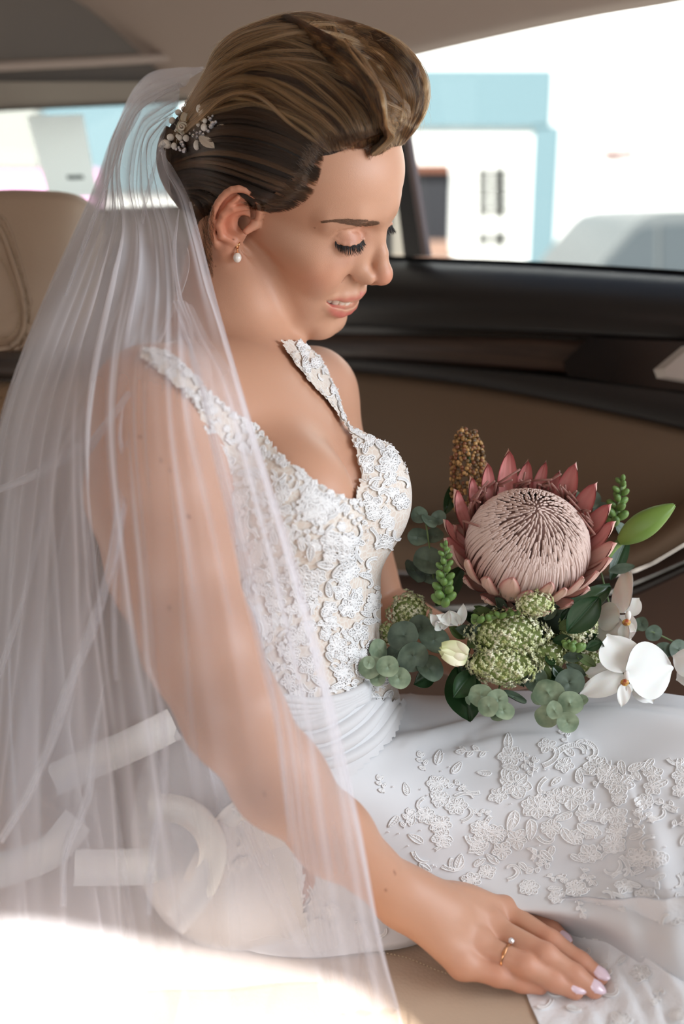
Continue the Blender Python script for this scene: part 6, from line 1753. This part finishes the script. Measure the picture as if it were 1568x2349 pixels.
big_leaf('broad_leaf', 1000, 1540, 950, 1570, 22, .92, .90, m_dark); big_leaf('broad_leaf', 1020, 1180, 1050, 1100, 16, .97, .985, m_dark)
big_leaf('slender_leaf', 1395, 1310, 1455, 1298, 12, .95, .945, m_euc2); big_leaf('broad_leaf', 1000, 1390, 1060, 1300, 26, .95, .96, m_dark)
big_leaf('broad_leaf', 1240, 1560, 1330, 1590, 24, .92, .90, m_dark); big_leaf('broad_leaf', 1400, 1330, 1440, 1230, 18, .96, .965, m_dark)
# sorghum spike
sg = empty('sorghum_spike', WP(1080, 1170, .97), parent=bq); sg['label'] = 'brown gold sorghum spike standing at the back left'
sprig('stem', [(1085, 1250), (1078, 1100), (1072, 1000)], .975, sg, .002)
b = MB(); cols = [srgb(150, 112, 62), srgb(112, 84, 46), srgb(178, 138, 84), srgb(84, 62, 36), srgb(120, 72, 42)]
for k in range(760):
    t = k / 760; y = 988 + t * 180; hw = 8 + 34 * math.sin(min(1, t * 1.05 + .10) * 1.7) ** .8; a = k * 2.39996; xx = 1070 + t * 12 + (t > .5) * (t - .5) * 8 + hw * math.cos(a)
    c = P(xx + rng.normal(0, 3), y + rng.normal(0, 4), .975 - hw * math.sin(a) * .97 / FPX)
    if math.sin(a) < -.45: continue
    b.ball(W(c), rng.uniform(.0015, .0023), 7, 5, col=np.array(cols[k % 5]))
so = b.build('seeds', m_seed, sg); so['kind'] = 'stuff'
# snapdragon spikes: stacked plump buds
def snap(label, top, bot, d, n, r0, r1, mt=m_green):
    s = empty('snapdragon_spike', WP(bot[0], bot[1], d), parent=bq); s['label'] = label
    sprig('stem', [top, ((top[0] + bot[0]) / 2, (top[1] + bot[1]) / 2), bot], d, s, .0016)
    for k in range(n):
        t = k / (n - 1); r = (r0 + (r1 - r0) * t); x = top[0] + (bot[0] - top[0]) * t; y = top[1] + (bot[1] - top[1]) * t; a = k * 2.39996; s_ = d / FPX
        o = np.array([math.cos(a), .15, math.sin(a)]) * r * .85 * s_ * (0 if k == 0 else 1); c = P(x, y, d) + o; axis = unit(o + np.array([0, .5, -.2]) * r * s_)
        m_ = MB(); m_.ball(W(c + axis * r * .25 * s_), np.array([r * .62, r * .62, r * .95]) * s_, 10, 8, R=M_CW @ frame_to(axis, (0.3, 0.1, 1))); m_.ball(W(c - axis * r * .3 * s_), np.array([r * .5, r * .5, r * .55]) * s_, 8, 6, R=M_CW @ frame_to(axis, (0.3, .1, 1)))
        m_.build('bud', mt if r < 17 or k % 2 else m_cream, s)
snap('green snapdragon spike at the left of the protea', (1022, 1248), (1016, 1385), .885, 24, 8, 17)
snap('dark green snapdragon spike at the upper right', (1428, 1098), (1408, 1200), .965, 16, 9, 17)
snap('short green bud spike below the protea', (1190, 1405), (1085, 1425), .885, 12, 9, 14)
snap('round green bud cluster right of the hydrangea', (1303, 1478), (1318, 1490), .885, 9, 10, 15)
# hydrangea heads: hundreds of four-petalled florets on a lumpy ball
m_hcore = mat('lime_flower_core', srgb(132, 148, 84), .8)
def hyd(label, cx, cy, rx, ry, d, n, r, mt=m_lime):
    h = empty('hydrangea_head', WP(cx, cy, d), parent=bq); h['label'] = label; s_ = d / FPX
    m_ = MB(); m_.ball(WP(cx, cy, d + rx * .2 * s_), np.array([rx, rx * .8, ry]) * s_ * .86, 16, 10); m_.build('flower_core', m_hcore, h)
    b = MB(); c0 = P(cx, cy, d + rx * .2 * s_)
    for k in range(n):
        z = 1 - 2 * (k + .5) / n; a = k * 2.39996; o = np.array([math.sqrt(1 - z * z) * math.cos(a), z, math.sqrt(1 - z * z) * math.sin(a)])
        if o[2] > .35: continue
        lump = 1 + .16 * math.sin(o[0] * 7 + cx) * math.cos(o[1] * 6); c = c0 + o * np.array([rx, ry, rx * .8]) * s_ * lump * rng.uniform(.96, 1.05); nn = unit(o + rng.normal(0, .25, 3))
        Fm = frame_to(nn, (0.2, 1, .1)); rr_ = r * s_ * rng.uniform(.7, 1.15); an = rng.uniform(0, 1.57)
        for q in range(4):
            t = an + q * 1.5708; e = Fm[:, 0] * math.cos(t) + Fm[:, 1] * math.sin(t); f_ = Fm[:, 1] * math.cos(t) - Fm[:, 0] * math.sin(t)
            pts_ = [c, c + e * rr_ * .55 + f_ * rr_ * .42 + nn * rr_ * .25, c + e * rr_ * 1.05 + nn * rr_ * .30, c + e * rr_ * .55 - f_ * rr_ * .42 + nn * rr_ * .25, c - nn * rr_ * .15]
            b.add(W(np.array(pts_)), [(0, 1, 2, 3), (4, 2, 1), (4, 3, 2)])
        b.ball(W(c + nn * rr_ * .22), rr_ * .26, 5, 3)
    so = b.build('petals', mt, h); so['kind'] = 'stuff'
hyd('green hydrangea head in the middle, upper lobe', 1165, 1452, 92, 52, .905, 330, 9)
hyd('green hydrangea head, lower lobe', 1150, 1525, 82, 44, .895, 300, 9)
hyd('small yellow green hydrangea at the far left', 938, 1408, 46, 48, .945, 190, 8)
hyd('small green cluster under the protea', 1225, 1385, 42, 26, .875, 90, 8)
hyd('pale hydrangea lobe at the right', 1325, 1450, 40, 52, .915, 120, 11, m_cream)
hyd('shaded green lobe right of the middle', 1250, 1500, 60, 44, .925, 170, 8)
hyd('dim hydrangea tuft at the lower right', 1345, 1515, 34, 30, .93, 80, 8)
hyd('pale tuft beside the bodice', 890, 1455, 16, 26, .93, 40, 8, m_cream)
# rose bud, small white blooms, lily bud
rb = empty('lisianthus_bud', WP(1045, 1500, .88), parent=bq); rb['label'] = 'plump cream green bud at the left of the hydrangea'
for k in range(7):
    a = k * .9; dx, dy = 10 * math.cos(a), 7 * math.sin(a); leaf3d('petal', P(1072, 1505 + dy * .4, .885 + .004 * math.sin(a)), P(1012 + 6 * (k % 3), 1492 + dy * 1.2, .880 - .006 * math.cos(a)), 22 * .88 / FPX, m_cream, rb, nrm=(math.cos(a) * .1, math.sin(a), -abs(math.cos(a)) - .3), cup=-.55, veins=False)
m_ = MB(); m_.ball(WP(1045, 1501, .888), np.array([30, 20, 24]) * .88 / FPX, 14, 10, R=M_CW @ rotm(2, 6)); m_.build('bud_body', m_cream, rb)
wb = empty('white_bloom', WP(1045, 1415, .90), parent=bq); wb['label'] = 'small white blooms between hydrangea and snapdragon'
for x0, y0, x1, y1, w in ((1055, 1430, 1062, 1385, 12), (1050, 1432, 1030, 1400, 13), (1045, 1430, 1000, 1410, 13), (1012, 1440, 985, 1408, 12), (1015, 1442, 1030, 1400, 12), (1010, 1440, 1000, 1425, 14)):
    leaf3d('petal', P(x0, y0, .905), P(x1, y1, .895), w * .9 / FPX, m_white, wb, cup=.5, veins=False)
lb = empty('lily_bud', WP(1430, 1240, .93), parent=bq); lb['label'] = 'long pointed green lily bud at the upper right'
ln0, ln1 = P(1420, 1243, .935), P(1548, 1157, .915)
ax = unit(ln1 - ln0); e1 = unit(np.cross(ax, vw)); e2 = np.cross(ax, e1)
G = np.array([[ln0 + ax * np.linalg.norm(ln1 - ln0) * t + (e1 * math.cos(a) + e2 * math.sin(a)) * (.0128 * (math.sin(math.pi * min(1, t * .95 + .05)) ** .75) * (1 - .25 * t)) * (1 + .09 * math.cos(3 * a + .6)) for a in np.linspace(0, 6.2832, 25)[:-1]] for t in np.linspace(0, 1, 22)])
b = MB(); b.grid(W(G), wrap=True); b.build('bud_body', m_lily if False else mat('lily_green', srgb(108, 138, 60), .4), lb); sprig('stem', [(1380, 1300), (1400, 1265), (1422, 1242)], .937, lb, .0034, m_green)
for a0 in (.6, 2.7):
    b = MB(); pts_ = [ln0 + ax * np.linalg.norm(ln1 - ln0) * t + (e1 * math.cos(a0) + e2 * math.sin(a0)) * (.0139 * (math.sin(math.pi * min(1, t * .95 + .05)) ** .75) * (1 - .25 * t)) for t in np.linspace(.02, .98, 20)]; b.tube(W(np.array(pts_)), .0007, 5); b.build('rib', m_green, lb)
# orchids
def petal3(cx, cy, ang, L, w, d, nrm, parent, name='petal', dz=0.0, cup=.22, round_=.55):
    """rounded petal from a centre outwards"""
    s_ = d / FPX; base = P(cx, cy, d); dirv = np.array([math.cos(ang), -math.sin(ang), 0]); n = unit(nrm); dirv = unit(dirv - n * dirv.dot(n) + n * dz); sd = np.cross(n, dirv); G = np.zeros((14, 15, 3))
    for i in range(14):
        t = i / 13; hw = w * s_ * (math.sin(math.pi * min(.985, t * .96 + .03) ** .85)) ** round_
        for j in range(15):
            u = (j - 7) / 7; G[i, j] = base + dirv * L * s_ * (t + .04 * math.cos(u * 3) * t) + sd * hw * u + n * (cup * w * s_ * (u * u) * (1 - .4 * t) - .35 * L * s_ * t * t * .5 + .02 * L * s_ * math.sin(u * 5 + t * 6))
    b = MB(); b.grid(W(G)); b.grid(W(G - n * .0006)[:, ::-1]); return b.build(name, m_orch, parent)
def orchid(label, cx, cy, d, nrm, petals):
    o = empty('orchid', WP(cx, cy, d), parent=bq); o['label'] = label
    for p_ in petals: petal3(cx + p_[4], cy + p_[5], math.radians(p_[0]), p_[1], p_[2], d + p_[3], np.array(nrm) + rng.normal(0, .08, 3), o, dz=p_[6] if len(p_) > 6 else 0)
    s_ = d / FPX
    m_ = MB(); m_.ball(W(P(cx, cy + 2, d - .012)), np.array([7, 7, 12]) * s_, 10, 8); m_.build('column', m_orch, o)
    m_ = MB(); m_.ball(W(P(cx - 4, cy + 18, d - .014)), np.array([10, 7, 8]) * s_, 10, 8); m_.build('throat', m_yel, o)
    for an in (215, -35): petal3(cx - 2, cy + 26, math.radians(-an), 22, 11, d - .012, np.array(nrm) + np.array([.5 * math.cos(math.radians(an)), 0, 0]), o, 'lip_lobe', cup=.7)
    petal3(cx - 4, cy + 22, math.radians(100), 50, 16, d - .014, np.array(nrm), o, 'lip', cup=.3)
    return o
orchid('large white orchid at the lower right, facing out', 1436, 1548, .895, (.05, .25, -1), [(-6, 118, 66, .0, 0, -5), (-108, 92, 50, .004, 0, -8), (158, 108, 28, .006, -6, 4), (62, 60, 34, .010, 30, 10), (185, 60, 26, .010, -30, 0)])
orchid('white orchid seen from the side beneath the lily bud', 1440, 1410, .935, (-.75, .25, -.6), [(-120, 112, 34, 0, -10, -5), (110, 92, 46, 0, -30, 0), (-165, 66, 34, -.008, -20, 12), (200, 80, 40, .004, -20, 40), (-60, 44, 26, .006, 0, 0), (70, 60, 30, .01, -6, 0)])
orchid('white orchid cut by the right picture edge', 1600, 1530, .925, (-.4, .2, -1), [(-160, 60, 34, 0, 0, 0), (160, 52, 30, .003, 0, 10), (90, 60, 30, .004, 0, 0), (-80, 60, 36, .004, 0, 0), (10, 70, 40, 0, 0, 0)])
# hidden stalks tied under the flowers
b = MB()
for k in range(16):
    a = k * 2.4; b.tube(W(np.array([P(1200 + 60 * math.cos(a), 1460 + 30 * math.sin(a), .945), P(1240 + 12 * math.cos(a), 1530 + 6 * math.sin(a), .975), P(1300 + 14 * math.cos(a), 1575 + 5 * math.sin(a), .985)])), .0022, 6)
so = b.build('stalks', m_stem, bq); so['kind'] = 'stuff'
m_ = MB(); m_.ball(WP(1200, 1455, .955), (.050, .034, .034), 18, 12); m_.build('foliage_core', mat('matte_dark_foliage', srgb(40, 52, 34), .9), bq)  # matte dark green ball filling the middle of the bouquet
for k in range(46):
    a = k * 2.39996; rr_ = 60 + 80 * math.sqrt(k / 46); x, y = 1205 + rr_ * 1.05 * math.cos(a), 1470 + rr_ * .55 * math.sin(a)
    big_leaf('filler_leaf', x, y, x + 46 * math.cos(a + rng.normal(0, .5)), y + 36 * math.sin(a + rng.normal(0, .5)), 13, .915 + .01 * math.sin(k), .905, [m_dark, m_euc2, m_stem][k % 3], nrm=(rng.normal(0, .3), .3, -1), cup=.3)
print('bouquet done', round(_t.time() - _t0, 1))
